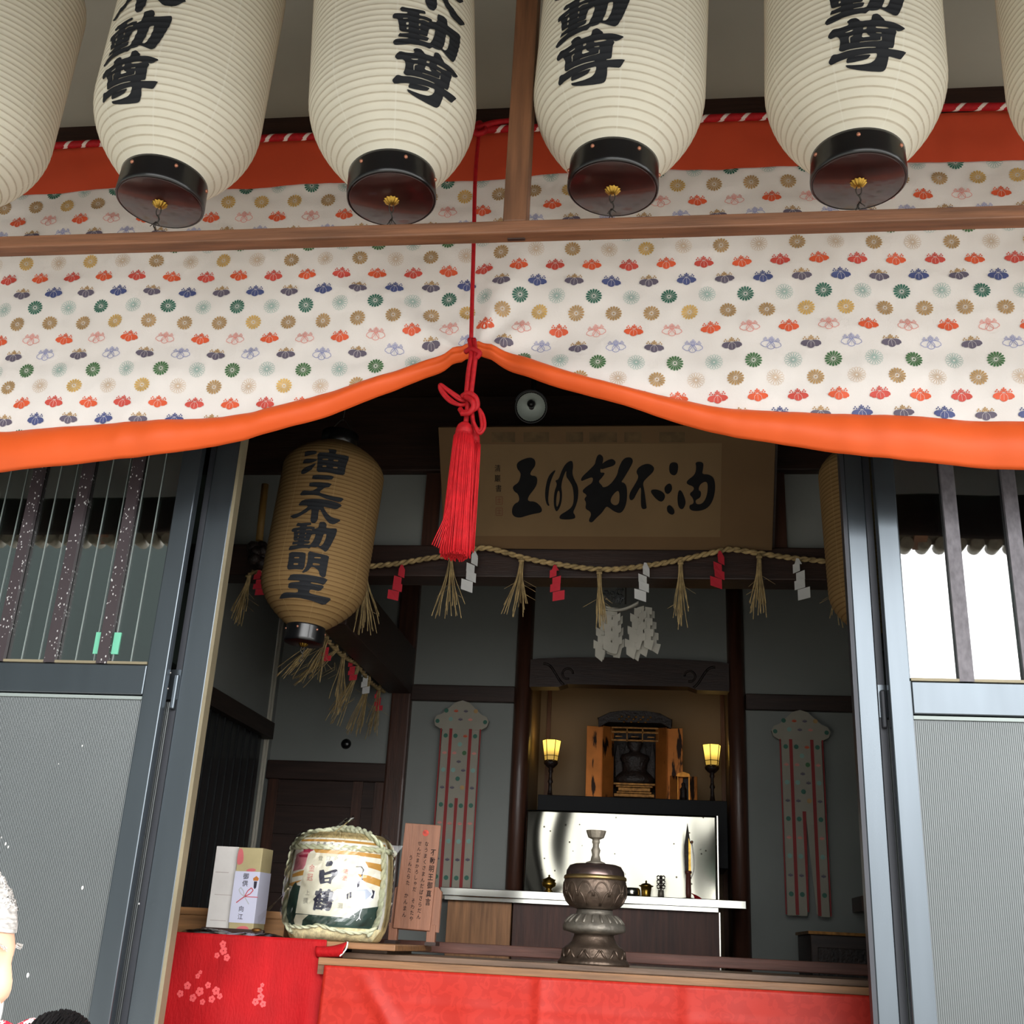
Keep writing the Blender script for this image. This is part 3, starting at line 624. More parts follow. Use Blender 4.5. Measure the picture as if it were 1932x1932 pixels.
# ================================================================== paper lanterns
GL = {"G":{"zun":[[[[-338,380],[-279,431],[-190,437],[-139,393],[-123,340],[54,351],[72,467],[150,500],[203,459],[269,394],[271,343],[403,339],[520,319],[642,276],[576,204],[509,180],[458,192],[480,163],[454,89],[449,0],[446,-84],[431,-127],[351,-134],[348,-153],[693,-139],[647,-213],[599,-284],[484,-275],[366,-261],[366,-327],[357,-402],[337,-462],[297,-490],[234,-500],[52,-497],[-157,-473],[-309,-442],[-378,-411],[-408,-363],[-256,-385],[-106,-395],[43,-377],[121,-335],[152,-284],[157,-227],[37,-231],[-107,-243],[-231,-256],[-347,-267],[-495,-290],[-598,-310],[-665,-312],[-693,-271],[-693,-238],[-607,-161],[-512,-179],[-340,-156],[-59,-147],[128,-147],[129,-130],[-60,-126],[-338,-135],[-434,-153],[-479,-131],[-495,-101],[-473,-55],[-461,37],[-472,79],[-497,123],[-524,137],[-613,117],[-662,173],[-619,242],[-571,299],[-453,284],[-301,310]],[[-377,173],[-305,188],[-242,202],[-243,182],[-324,166]],[[-78,213],[-20,218],[-26,187],[-82,182]],[[123,226],[260,226],[355,206],[260,193],[124,196]],[[-317,78],[-244,91],[-247,77],[-299,61],[-296,-37],[-313,-35]],[[-89,111],[-27,115],[-14,80],[41,45],[-108,39]],[[122,118],[218,122],[220,89],[131,101]],[[208,48],[225,49],[224,-37],[-146,-54],[-140,-43],[204,-27]]],[[[-366,-266],[-231,-256],[-107,-249],[37,-246],[43,-260],[0,-316],[-106,-334],[-254,-345],[-387,-342]]]],"dou":[[[[-575,322],[-538,392],[-447,380],[-273,397],[-114,412],[-102,367],[-108,341],[-222,308],[-222,277],[-90,289],[23,281],[22,233],[127,275],[135,452],[167,476],[273,500],[329,466],[358,402],[357,318],[461,319],[590,351],[671,365],[699,303],[686,151],[639,-26],[584,-220],[517,-385],[469,-429],[441,-431],[367,-391],[284,-353],[203,-321],[165,-349],[78,-360],[29,-352],[-30,-415],[-88,-397],[-223,-408],[-354,-436],[-482,-470],[-649,-500],[-681,-461],[-676,-407],[-630,-357],[-419,-327],[-417,-298],[-588,-319],[-594,-277],[-569,-221],[-537,-224],[-415,-203],[-412,-182],[-532,-195],[-575,-154],[-586,-32],[-609,95],[-678,101],[-699,122],[-694,171],[-658,217],[-440,249],[-437,281],[-547,278]],[[-514,132],[-429,149],[-429,135],[-514,116]],[[-457,41],[-412,52],[-414,1],[-456,-7]],[[-448,-74],[-416,-66],[-416,-104],[-448,-110]],[[-232,73],[-200,79],[-204,32],[-232,31]],[[-231,-44],[-204,-41],[-205,-75],[-231,-70]],[[-229,182],[-137,206],[-38,194],[-46,172],[-137,185],[-228,159]],[[-32,38],[87,69],[71,-49],[35,-178],[-19,-288],[-218,-297],[-219,-282],[-66,-260],[-37,-178],[-224,-184],[-222,-165],[-72,-167],[-52,-54]],[[324,113],[400,123],[402,13],[376,-130],[339,-231],[292,-280],[237,-273],[284,-148],[305,-12]]]],"yu":[[[[-753,167],[-781,374],[-324,371],[-321,248],[-715,158]]],[[[-793,-97],[-725,78],[-250,57],[-264,5],[-467,-97]]],[[[-768,-471],[-761,-327],[-622,-238],[-293,-93],[-273,-124],[-416,-371],[-657,-500]]],[[[-288,304],[100,324],[100,400],[36,471],[320,500],[344,444],[319,306],[769,348],[793,245],[736,-41],[745,-379],[465,-413],[194,-383],[-204,-421],[-226,-73]],[[-81,86],[111,108],[120,59],[-73,43]],[[291,104],[453,121],[453,60],[300,48]],[[-38,-156],[94,-140],[98,-204],[-29,-212]],[[318,-154],[464,-134],[472,-188],[327,-207]]]],"no":[[[[-481,259],[-462,446],[349,500],[264,311]]],[[[-551,-30],[-530,143],[316,196],[230,18],[72,-26],[-96,-208],[-54,-257],[351,-313],[857,-289],[735,-500],[246,-475],[-170,-352],[-788,-404],[-857,-348],[-756,-191],[-397,-217],[-158,-37]]]],"fu":[[[[-753,185],[-574,432],[10,491],[475,500],[983,430],[762,187],[459,192],[256,212],[426,-9],[651,-158],[1032,-171],[762,-417],[556,-392],[358,-199],[161,89],[124,14],[150,-338],[76,-488],[-39,-500],[-123,-402],[-146,21],[-186,53],[-395,-136],[-777,-356],[-1032,-219],[-688,-137],[-457,4],[-278,188]]]],"dou_in":[[[[-702,407],[398,500],[718,232],[611,-445],[-718,-500]]]],"mei":[[[[-850,425],[-130,433],[-85,284],[-56,-314],[-413,-304],[-723,-349],[-808,-277],[-803,99]],[[-563,208],[-353,218],[-347,149],[-549,140]],[[-550,-58],[-348,-49],[-347,-123],[-537,-133]]],[[[-32,500],[336,464],[850,441],[845,249],[843,-168],[848,-459],[726,-500],[580,-421],[532,-267],[333,-153],[207,-153],[110,-331],[-58,-437],[-134,-426],[-2,-198],[18,106]],[[259,283],[523,317],[522,259],[267,234]],[[247,31],[517,30],[547,-40],[247,-72]]]],"ou":[[[[-708,276],[-564,464],[12,500],[1004,482],[889,207],[665,229],[316,230],[325,181],[934,192],[788,-49],[323,-31],[306,-173],[847,-201],[1486,-191],[1253,-500],[454,-420],[-289,-367],[-1486,-421],[-1285,-311],[-962,-198],[-250,-200],[-224,-60],[-746,-61],[-650,146],[-168,198],[-172,238],[-690,227]]]]},"P":[[[[975.9,871.0],[999.2,861.6],[1009.7,866.3],[1010.8,878.0],[1001.5,889.6],[1000.4,896.6],[1013.2,897.8],[1014.3,910.6],[1008.5,922.2],[996.9,936.2],[995.7,945.5],[1010.8,945.5],[1022.5,957.2],[1022.5,966.5],[1008.5,968.8],[994.5,972.3],[980.6,977.0],[967.8,973.5],[965.4,961.8],[970.1,950.2],[980.6,945.5],[978.2,931.5],[970.1,926.9],[966.6,917.6],[978.2,910.6],[981.7,901.2],[982.9,891.9],[974.7,882.6]]],[[[1049.3,886.1],[1043.5,888.4],[1034.1,898.9],[1029.0,919.9],[1028.3,938.5],[1031.8,952.5],[1037.6,954.8],[1034.1,945.5],[1035.3,929.2],[1037.6,912.9],[1043.5,896.6]]],[[[1047.0,905.9],[1053.9,904.7],[1059.8,887.3],[1067.9,873.3],[1079.6,867.5],[1081.9,878.0],[1079.6,891.9],[1083.1,903.6],[1091.2,917.6],[1091.2,938.5],[1086.6,954.8],[1080.7,966.5],[1085.4,971.1],[1085.4,979.3],[1055.1,980.0],[1056.3,971.1],[1069.1,964.1],[1080.7,954.8],[1083.1,938.5],[1080.7,917.6],[1073.7,905.9],[1067.9,898.9],[1069.1,884.9],[1062.1,901.2],[1058.6,917.6],[1060.9,929.2],[1059.8,947.8],[1055.1,959.5],[1050.4,965.3],[1047.0,960.6],[1044.6,950.2],[1045.8,926.9],[1051.6,912.9]],[[1052.8,924.5],[1056.3,926.9],[1056.3,943.2],[1051.6,957.2],[1049.3,952.5],[1050.0,936.2]]],[[[1123.8,868.6],[1127.3,858.2],[1133.1,856.5],[1139.0,862.8],[1136.6,875.6],[1130.8,891.9],[1142.5,890.8],[1136.6,900.1],[1128.5,908.2],[1135.5,915.2],[1137.8,919.9],[1150.6,915.2],[1164.6,896.6],[1166.9,882.6],[1176.2,864.0],[1190.2,861.6],[1194.9,868.6],[1191.4,878.0],[1176.2,903.6],[1171.6,909.4],[1178.6,910.6],[1183.2,919.9],[1183.2,943.2],[1178.6,959.5],[1170.4,968.8],[1157.6,964.1],[1149.4,957.2],[1143.6,954.8],[1136.6,966.5],[1125.0,977.0],[1116.8,986.3],[1109.8,982.8],[1115.7,971.1],[1113.3,964.1],[1104.0,959.5],[1106.3,947.8],[1101.7,940.8],[1108.7,933.9],[1097.0,926.9],[1106.3,917.6],[1118.0,910.6],[1119.2,898.9],[1106.3,903.6],[1095.9,908.2],[1097.0,900.1],[1111.0,887.3],[1122.7,875.6]],[[1166.9,924.5],[1169.2,933.9],[1168.1,950.2],[1159.9,953.7],[1151.8,947.8],[1152.9,938.5],[1159.9,929.2]]],[[[1133.1,875.6],[1152.9,864.0],[1162.3,869.8],[1159.9,878.0],[1143.6,882.6],[1133.1,886.1]]],[[[1199.5,889.6],[1206.5,879.1],[1222.8,873.3],[1234.5,880.3],[1233.3,889.6],[1220.5,901.2],[1212.3,910.6],[1215.8,924.5],[1219.3,952.5],[1220.5,959.5],[1210.0,960.6],[1208.8,943.2],[1210.0,915.2],[1201.9,929.2],[1194.9,943.2],[1187.9,943.2],[1186.7,931.5],[1199.5,910.6],[1205.3,898.9]]],[[[1225.1,924.5],[1239.1,922.2],[1253.1,929.2],[1255.4,938.5],[1248.4,947.8],[1236.8,940.8]]],[[[1262.4,875.6],[1269.4,871.0],[1279.9,873.3],[1278.7,891.9],[1271.7,897.8],[1262.4,891.9]]],[[[1253.1,917.6],[1264.7,909.4],[1269.4,922.2],[1261.3,932.7],[1254.3,929.2]]],[[[1257.8,954.8],[1264.7,951.3],[1274.1,964.1],[1269.4,972.3],[1258.9,966.5]]],[[[1279.9,924.5],[1285.7,924.5],[1292.7,940.8],[1293.9,950.2],[1288.0,961.8],[1279.9,957.2],[1277.6,940.8]]],[[[1311.3,871.0],[1327.6,871.0],[1326.5,884.9],[1324.1,894.3],[1337.0,894.3],[1347.4,901.2],[1349.8,919.9],[1346.3,940.8],[1337.0,957.2],[1320.7,964.1],[1302.0,963.0],[1299.7,952.5],[1309.0,950.2],[1307.8,939.7],[1299.7,931.5],[1309.0,924.5],[1309.0,917.6],[1295.0,912.9],[1296.2,905.9],[1311.3,895.4],[1313.7,880.3]],[[1320.7,912.9],[1332.3,907.1],[1335.8,915.2],[1333.5,936.2],[1325.3,950.2],[1313.7,951.3],[1311.3,943.2],[1321.8,938.5],[1323.0,926.9],[1317.2,924.5]]]]}
G, PLQ = GL['G'], GL['P']
M['paper'] = paper_mat('white lantern paper', lin(242, 238, 222), .0163, lin(202, 192, 170), lin(248, 246, 234), .30)
M['paper_tan'] = paper_mat('aged lantern paper', lin(142, 114, 74), .0155, lin(104, 76, 44), lin(164, 136, 92), .15)
def lantern_parts(root, r0, R, tap, ln, pitch, chars, pm, ringh=.062, hang=.21):
    def prof(t):
        a = min(1, max(0, min(t / tap, (ln - t) / (tap * .72)))); r = r0 + (R - r0) * (1 - (1 - a) ** 2.0)
        return r - .0022 * abs(math.sin(PI * t / pitch)) ** .8
    n = int(ln / pitch * 4); P = [(prof(ln * i / n), ln * i / n) for i in range(n + 1)]
    MB().lathe(P, 80, cap=False).build('paper_body', pm, root)
    ri = MB(); rr = r0 * 1.0
    ri.lathe([(rr * .97, -ringh + .004), (rr * 1.0, -ringh), (rr * 1.035, -ringh + .002), (rr * 1.04, -ringh + .012), (rr * 1.015, -.004), (rr * 1.02, .002), (rr * .97, .004), (rr * .95, -.01), (rr * .94, -ringh + .01)], 56, cap=False)
    ri.build('bottom_ring', M['black'], root)
    MB().lathe([(0, -ringh - .0005), (rr * .96, -ringh - .0005), (rr * .985, -ringh + .001), (rr * .97, -ringh + .012), (0, -ringh + .012)], 48, cap=False).build('bottom_plate', M['maroon'], root)
    MB().lathe([(rr, ln - .003), (rr * 1.04, ln), (rr * 1.03, ln + .05), (rr * .95, ln + .052), (rr * .93, ln)], 48, cap=False).build('top_ring', M['black'], root)
    for k in range(6):
        a = 2 * PI * k / 6 + .4
        MB().ball((rr * 1.025 * math.cos(a), rr * 1.025 * math.sin(a), -.016), .0048, 10).build('ring_stud', M['copper'], root)
    z0 = -ringh - .001
    fl = MB(); fl.lathe([(0, -.012), (.006, -.011), (.013, -.006), (.017, 0)], 48, (0, 0, z0), lobes=12, amp=.12, cap=False)
    fl.build('brass_rosette', M['brass'], root)
    wr = MB(); wr.tube(spline([(.004, 0, z0 - .006), (.006, .002, z0 - .022), (0, .002, z0 - .034), (-.006, 0, z0 - .022), (-.003, 0, z0 - .008)], 6), .0014, 6)
    wr.tube(spline([(0, .002, z0 - .03), (.004, .004, z0 - .045), (-.004, 0, z0 - .06), (.003, .002, z0 - .072)], 6), .0018, 6)
    for k in range(3): wr.tube([(0, 0, z0 - .05), (.012 * math.cos(k * 2.2), .012 * math.sin(k * 2.2), z0 - .062 - .004 * k)], .0011, 5)
    wr.build('tie_wire', M['wire'], root)
    hg = MB(); hg.tube([(-rr, 0, ln + .03), (-.02, 0, ln + .10), (0, 0, ln + .12), (.02, 0, ln + .10), (rr, 0, ln + .03)], .003, 6); hg.tube([(0, 0, ln + .11), (0, 0, ln + hang)], .002, 6)
    hg.build('hanging_wire', M['wire'], root)
    if chars:
        lt = MB()
        for key, s0, t0, h in chars:
            for rings in G[key]:
                def fn(x, y):
                    s = s0 + x / 1000 * h; t = t0 + y / 1000 * h; r = prof(t) + .0022; th = s / R
                    return Vector((r * math.sin(th), -r * math.cos(th), t))
                lt.rings([soften(r_, 1, .18) for r_ in rings], fn, .007 / h * 1000)
        lt.build('ink_lettering', M['ink'], root)
def lantern_rot(tilt, th): return (Matrix.Rotation(tilt, 4, 'Y') @ Matrix.Rotation(th, 4, 'Z')).to_euler()
def lbase(px, py): p = at(px, py, YLN); return (p.x, YLN, p.z + .062 * KL)
GRPL = 'white paper lanterns along the rail'
WL = [((303, 384), .025, -.235, 'white paper lantern second from the left end, black lettering on its left side'),
      ((735, 378), -.075, .655, 'white paper lantern just left of the upright, black lettering on its right side'),
      ((1158, 358), .04, -.315, 'white paper lantern just right of the upright, black lettering left of its middle'),
      ((1621, 344), .025, -.02, 'white paper lantern whose black lettering faces straight out, right of the others in full view')]
lan = thing('paper_lantern', WL[0][3], 'lantern', lbase(*WL[0][0]), 0, GRPL)
lan.rotation_euler = lantern_rot(WL[0][1], WL[0][2]); lan.scale = (KL, KL, KL)
lantern_parts(lan, .099, .199, .2, .75, .0163, [('zun', 0, .152, .126), ('dou', 0, .269, .128), ('fu', 0, .388, .112)], M['paper'])
for (px, tl, th, lb) in WL[1:]: dup(lan, lb, lbase(*px), lantern_rot(tl, th))
dup(lan, 'white paper lantern at the left end of the rail, its lettering turned away', (kx(-1.722), YLN, kz(3.255)), lantern_rot(.02, -2.2))
dup(lan, 'white paper lantern at the right end of the rail, only its edge in the frame', (kx(.968), YLN, kz(3.25)), lantern_rot(.02, 1.9))
# tan lanterns inside the hall
b = at(574, 1216, 3.9)
lin_ = thing('paper_lantern', 'tan paper lantern hanging inside the doorway on the left, six large black characters', 'lantern', (b.x, 3.9, b.z + .065), 0, 'tan lanterns inside the doorway')
lin_.rotation_euler = lantern_rot(.06, 0)
lantern_parts(lin_, .07, .197, .17, .735, .0155, [('yu', .024, .585, .110), ('no', .036, .484, .098), ('fu', .024, .387, .097), ('dou', .030, .291, .120), ('mei', .027, .188, .088), ('ou', .025, .101, .088)], M['paper_tan'], hang=.625)
dup(lin_, 'tan paper lantern inside on the right, half hidden behind the open door leaf', (.80, 3.9, b.z + .062), lantern_rot(-.03, .9))

# ================================================================== text from the built-in font
def text_tris(s, bold=0.0):
    c = bpy.data.curves.new('t', 'FONT'); c.body = s; c.offset = bold; o = bpy.data.objects.new('t', c); COL.objects.link(o)
    bpy.context.view_layer.update()
    dg = bpy.context.evaluated_depsgraph_get(); me = o.evaluated_get(dg).to_mesh()
    V = [(v.co.x, v.co.y) for v in me.vertices]; F = [tuple(p.vertices) for p in me.polygons]
    o.evaluated_get(dg).to_mesh_clear(); bpy.data.objects.remove(o); bpy.data.curves.remove(c)
    if V:
        x0, x1 = min(v[0] for v in V), max(v[0] for v in V); y0, y1 = min(v[1] for v in V), max(v[1] for v in V)
        V = [(x - (x0 + x1) / 2, y - (y0 + y1) / 2) for x, y in V]
    return V, F
_gc = {}
def split(tris, lim):
    out = []; st = list(tris)
    while st:
        a, b, c = st.pop(); L = [math.dist(a, b), math.dist(b, c), math.dist(c, a)]; k = L.index(max(L))
        if L[k] <= lim: out.append((a, b, c)); continue
        md = lambda p, q: ((p[0] + q[0]) / 2, (p[1] + q[1]) / 2)
        if k == 0: q = md(a, b); st += [(a, q, c), (q, b, c)]
        elif k == 1: q = md(b, c); st += [(a, b, q), (a, q, c)]
        else: q = md(c, a); st += [(a, b, q), (q, b, c)]
    return out
def glyph(mb, ch, cx, cy, h, fn, m=0, bold=.02, w=1.0, skew=0.0, lim=0):
    if ch == ' ': return
    k = (ch, bold)
    if k not in _gc: _gc[k] = text_tris(ch, bold)
    V, F = _gc[k]
    if lim:
        T_ = split([(V[f[0]], V[f[i]], V[f[i + 1]]) for f in F for i in range(1, len(f) - 1)], lim); V = [p for t in T_ for p in t]; F = [(3 * i, 3 * i + 1, 3 * i + 2) for i in range(len(T_))]
    mb.add([fn(cx + (x + skew * y) * h * w, cy + y * h) for x, y in V], F, m)
def column(mb, s, cx, ytop, h, fn, m=0, bold=.02, pitch=1.08, w=1.0, dx=0.0):
    for i, ch in enumerate(s): glyph(mb, ch, cx + dx * i, ytop - h * (.5 + i * pitch), h, fn, m, bold, w)

# ================================================================== plaque
pb0, pb1 = at(838, 1035, 4.62), at(1457, 1037, 4.62)
pl = thing('calligraphy_plaque', 'long tan plaque with five large brushed black characters, tilted out above the straw rope', 'plaque', ((pb0.x + pb1.x) / 2, 4.62, pb0.z))
t_dir = None
best = None
for k in range(400):                                       # the face is a plane that leans out at the top
    Yt = 4.62 - k * .001; a, c = at(828, 808, Yt), at(1466, 800, Yt); wv_ = c.x - a.x
    e = abs(wv_ - (pb1.x - pb0.x))
    if best is None or e < best[0]: best = (e, Yt, (a.z + c.z) / 2)
PYT, PZT = best[1], best[2]
PN = Vector((0, -(PZT - pb0.z), (PYT - 4.62))).normalized(); PN = PN if PN.y < 0 else -PN
def on_plaque(px, py, off=.004):
    d = ray(px, py); p0 = Vector((0, 4.62, pb0.z)); t = (p0 - CAM).dot(PN) / d.dot(PN); return CAM + d * t + PN * off
up_ = Vector((0, PYT - 4.62, PZT - pb0.z)); ln_ = up_.length; up_.normalize()
Mp = Matrix(((1, 0, up_.x, (pb0.x + pb1.x) / 2), (0, -PN.y, up_.y, 4.62), (0, -PN.z, up_.z, pb0.z), (0, 0, 0, 1)))
hw = (pb1.x - pb0.x) / 2
M['plaque_board'] = mat('tanned paper board', lin(124, 100, 68), .85, var=.07, scale=2.5)
M['plaque_mount'] = mat('browned paper mount', lin(110, 84, 54), .85, var=.08, scale=2.5)
loc_to(MB().box(-hw, hw, 0, .03, 0, ln_, M=Mp).build('board', M['plaque_mount'], pl, bevel=.003), pl)
loc_to(MB().box(-hw + .10, hw - .22, -.0015, .001, .06, ln_ - .075, M=Mp).build('paper_sheet', M['plaque_board'], pl), pl)
loc_to(MB().box(-hw + .02, hw + .012, .03, .05, -.004, ln_ - .01, M=Mp).build('backing_frame', M['dark_wood'], pl), pl)
pm_ = MB()
for rings in PLQ: pm_.rings([soften(r_, 2) for r_ in rings], lambda x, y: on_plaque(x, y), 0)
for i, ch in enumerate('清巖書'): glyph(pm_, ch, 939 + (0, 0, 2)[i], -(883 + i * 19), 14, lambda x, y: on_plaque(x, -y), 0, .0, .85)
loc_to(pm_.build('brush_lettering', M['ink_dark'], pl), pl)
sm_ = MB()
for cx, cy in ((942, 944), (942, 965)):
    for q in stroke([(cx - 6, cy - 7), (cx + 6, cy - 7), (cx + 6, cy + 7), (cx - 6, cy + 7)], 1.2, True) + stroke([(cx - 4, cy - 2), (cx + 4, cy - 2)], 1.2) + stroke([(cx, cy - 5), (cx, cy + 5)], 1.2) + stroke([(cx - 4, cy + 3), (cx + 4, cy + 3)], 1.2):
        sm_.rings([q], lambda x, y: on_plaque(x, y), 0)
loc_to(sm_.build('red_seal', mat('faded seal red', lin(112, 72, 46), .8), pl), pl)
wp_ = mat('worn patch', lin(98, 78, 50), .85, var=.2, scale=20)
for x0, x1 in ((928, 972), (988, 1036), (1068, 1100), (1112, 1164), (1178, 1210), (1244, 1292)):
    wm_ = MB(); wm_.rings([[(x0, 815), (x1, 815), (x1, 834), (x0, 834)]], lambda x, y: on_plaque(x, y, .0025), 0)
    loc_to(wm_.build('worn_crest', wp_, pl), pl)

# ================================================================== straw rope with tassels and paper streamers
YR = 4.60
rope = thing('straw_rope', 'twisted straw rope with straw tassels strung along the cross beam under the plaque', 'rope', at(1132, 1073, YR))
rp = [(474, 1080), (560, 1082), (640, 1078), (697, 1069), (752, 1063), (804, 1054), (851, 1047), (890, 1037), (924, 1035), (987, 1052), (1042, 1063), (1132, 1074), (1208, 1069), (1284, 1056), (1361, 1039), (1386, 1037), (1433, 1044), (1497, 1053), (1556, 1059), (1640, 1072), (1720, 1070)]
path = spline([at(x, y, YR) for x, y in rp], 22)
for s in range(2):
    mb_ = MB(); P = []; acc = 0
    for i, p in enumerate(path):
        if i: acc += (p - path[i - 1]).length
        t = (path[min(i + 1, len(path) - 1)] - path[max(i - 1, 0)]).normalized(); n1 = t.cross(Vector((0, 1, 0))).normalized(); a = acc / .035 * 2 * PI / 2 + s * PI
        P.append(p + n1 * .0060 * math.cos(a) + Vector((0, 1, 0)) * .0060 * math.sin(a))
    mb_.tube(P, .0074, 7); loc_to(mb_.build('rope_strand', M['straw'], rope), rope)
def straw_bunch(p, L, spread, n=22, lean=(0, 0)):
    mb_ = MB()
    for k in range(n):
        a = random.uniform(0, 2 * PI); r = math.sqrt(random.random()); l = L * random.uniform(.7, 1.05)
        ex, ey = spread * 1.35 * r * math.cos(a) + lean[0], spread * r * math.sin(a) + lean[1]; bx = random.uniform(-.012, .012)
        pts = [p + Vector((.006 * math.cos(a), .006 * math.sin(a), .012)), p + Vector((.008 * math.cos(a), .008 * math.sin(a), -.02)), p + Vector((ex * .30 + bx * .3, ey * .35, -l * .40)), p + Vector((ex * .72 + bx * .4, ey * .75, -l * .75)), p + Vector((ex, ey, -l))]
        mb_.tube(spline(pts, 4), [.0023] * 9 + [.0021] * 8, 4)
    for k in range(4):
        a = random.uniform(0, 2 * PI); q = p + Vector((0, 0, -L * random.uniform(.3, .6)))
        mb_.tube([q, q + Vector((.07 * math.cos(a), .02 * math.sin(a), -.04))], .0009, 4)
    mb_.tube([p + Vector((-.012, -.006, -.004)), p + Vector((.012, -.006, -.004))], .006, 6)
    return mb_
for px, py, L, sp, lean in ((690, 1075, .27, .05, (.03, 0)), (851, 1048, .28, .06, (0, 0)), (984, 1053, .26, .045, (-.02, 0)), (1131, 1076, .24, .02, (.012, 0)), (1284, 1058, .28, .028, (0, 0)), (1432, 1046, .26, .03, (-.01, 0)), (470, 1082, .22, .03, (-.03, 0)), (1575, 1064, .26, .04, (.02, 0))):
    loc_to(straw_bunch(at(px, py + 4, YR - .012), L, sp, lean=lean).build('straw_tassel', M['straw'], rope), rope)
def shide(p, h, w, s, m, name='paper_streamer', label='', rz=0, group=None, n=4):
    """a cut and folded paper zigzag hung from its upper corner"""
    t = thing(name, label, 'paper streamer', p, rz, group); mb_ = MB(); x = 0; z = .012; st_ = h / (n + .3)
    mb_.add([Vector((-.004, .002, .016)), Vector((.006, .002, .016)), Vector((w * .35, 0, -.01)), Vector((-w * .2, 0, -.01))], [(0, 1, 2, 3)])
    for k in range(n):
        dx = s * w * (.10 * k + (.10 if k % 2 else -.08)); zz = -st_ * k * .98; wd = w * (.52 + .13 * k); yy = -.004 * k + (.004 if k % 2 else 0); sl_ = st_ * .34
        P = [(dx - wd * .5, zz - (sl_ if s > 0 else 0)), (dx + wd * .5, zz - (0 if s > 0 else sl_)), (dx + wd * .5, zz - st_ * (1.06 if k < n - 1 else 1.25) - (0 if s > 0 else sl_)), (dx - wd * .5, zz - st_ * (1.06 if k < n - 1 else 1.25) - (sl_ if s > 0 else 0))]
        mb_.add([Vector((a, yy - .002 * i, b)) for i, (a, b) in enumerate(P)], [(0, 1, 2, 3)])
    o = mb_.build('folded_paper', M[m], t); sd = o.modifiers.new('thick', 'SOLIDIFY'); sd.thickness = .0008
    return t
RG = 'red paper streamers on the rope'; WG = 'white paper streamers on the rope'
for px, py, h, s, m, lb in ((757, 1066, .145, -1, 'red_paper', 'red paper streamer on the rope next to the tan lantern'), (894, 1040, .17, -1, 'white_paper', 'white paper streamer on the rope beside the crimson tassel'), (1046, 1066, .145, 1, 'red_paper', 'red paper streamer on the rope under the left half of the plaque'),
                            (1217, 1062, .155, -1, 'white_paper', 'white paper streamer on the rope above the bunch of folded papers'), (1358, 1040, .15, -1, 'red_paper', 'red paper streamer on the rope under the right end of the plaque'), (1504, 1054, .165, 1, 'white_paper', 'white paper streamer on the rope nearest the right door leaf'), (488, 1076, .10, 1, 'red_paper', 'small red paper streamer at the far left of the rope, half behind the tan lantern')):
    shide(at(px, py + 6, YR - .02), h, .055, s, m, label=lb, rz=random.uniform(-.3, .3), group=RG if m[0] == 'r' else WG)
# second rope back along the left aisle
r2 = thing('straw_rope', 'dim straw rope with tassels running back under the left aisle beam', 'rope', (-1.54, 5.4, 2.93))
for s in range(2):
    mb_ = MB(); mb_.tube([Vector((-1.545 + .006 * math.cos(i * .8 + s * PI), 4.86 + i * .012, 2.915 - .03 * math.sin(PI * (i % 60) / 60) + .006 * math.sin(i * .8 + s * PI))) for i in range(114)], .007, 6)
    loc_to(mb_.build('rope_strand', M['straw'], r2), r2)
for y, L, lean in ((4.90, .22, (-.14, 0)), (5.0, .22, (-.05, 0)), (5.18, .2, (-.16, 0)), (5.32, .30, (.0, 0)), (5.6, .30, (-.1, 0)), (5.85, .30, (-.06, 0)), (6.1, .28, (-.02, 0))):
    loc_to(straw_bunch(Vector((-1.545, y, 2.9)), L, .04, 16, lean).build('straw_tassel', M['straw'], r2), r2)
for px, py, h, m, lb in ((613, 1212, .12, 'red_paper', 'red paper streamer just under the black base of the tan lantern'), (663, 1248, .13, 'red_paper', 'dim red paper streamer midway back along the left aisle beam'), (688, 1264, .17, 'white_paper', 'white paper streamer midway back along the left aisle beam'), (712, 1308, .13, 'red_paper', 'dim red paper streamer near the back end of the left aisle beam'), (737, 1306, .14, 'white_paper', 'small white paper streamer at the back end of the left aisle beam')):
    p = atx(px, py, -1.555); shide(p, h * .75, .042, 1, m, label=lb, rz=.3, group='paper streamers along the left aisle')

# bamboo pipe and dark bundle beyond the tan lantern
bp = thing('bamboo_tube', 'dim bamboo tube with a dark bundle tied at its foot, beside the tan lantern', 'bamboo', at(492, 1015, 4.6))
p0, p1 = at(494, 960, 4.6), at(489, 1020, 4.6)
loc_to(MB().tube([p0 + Vector((0, 0, .12)), p1], .016, 12).build('tube', mat('old bamboo', lin(150, 116, 62), .5), bp), bp)
mb_ = MB(); c_ = at(486, 1045, 4.6)
for k in range(9): mb_.ball(c_ + Vector((random.uniform(-.03, .03), random.uniform(-.03, .03), random.uniform(-.04, .04))), .03, 10)
loc_to(mb_.build('bundle', M['carved'], bp), bp)

# ================================================================== spotlight over the doorway
sp = thing('spotlight', 'black ceiling spotlight with a ribbed reflector under the gathered curtain', 'spotlight', at(1002, 768, 4.25))
sd_ = (CAM - Vector(sp.location)); sd_ = Vector((sd_.x * .8 - .05, sd_.y, sd_.z * 1.0)).normalized()
Rs = Matrix.Translation((0, 0, 0)) @ sd_.to_track_quat('Z', 'Y').to_matrix().to_4x4()
MB().lathe([(.0, -.09), (.05, -.09), (.066, -.07), (.070, .012), (.064, .012), (.060, -.0)], 40, M=Rs, cap=False).build('housing', M['black'], sp)
MB().lathe([(.012, -.05), (.035, -.04), (.052, -.015), (.0605, .004)], 72, M=Rs, cap=False, lobes=36, amp=.03).build('reflector', mat('faceted reflector', lin(226, 236, 230), .45, .35, var=.03), sp)
MB().lathe([(.0, .008), (.014, .006), (.018, -.01), (.018, -.05)], 24, M=Matrix.Translation(UPV * .014) @ Rs, cap=False).build('bulb_cap', M['black'], sp)
vz = MB()
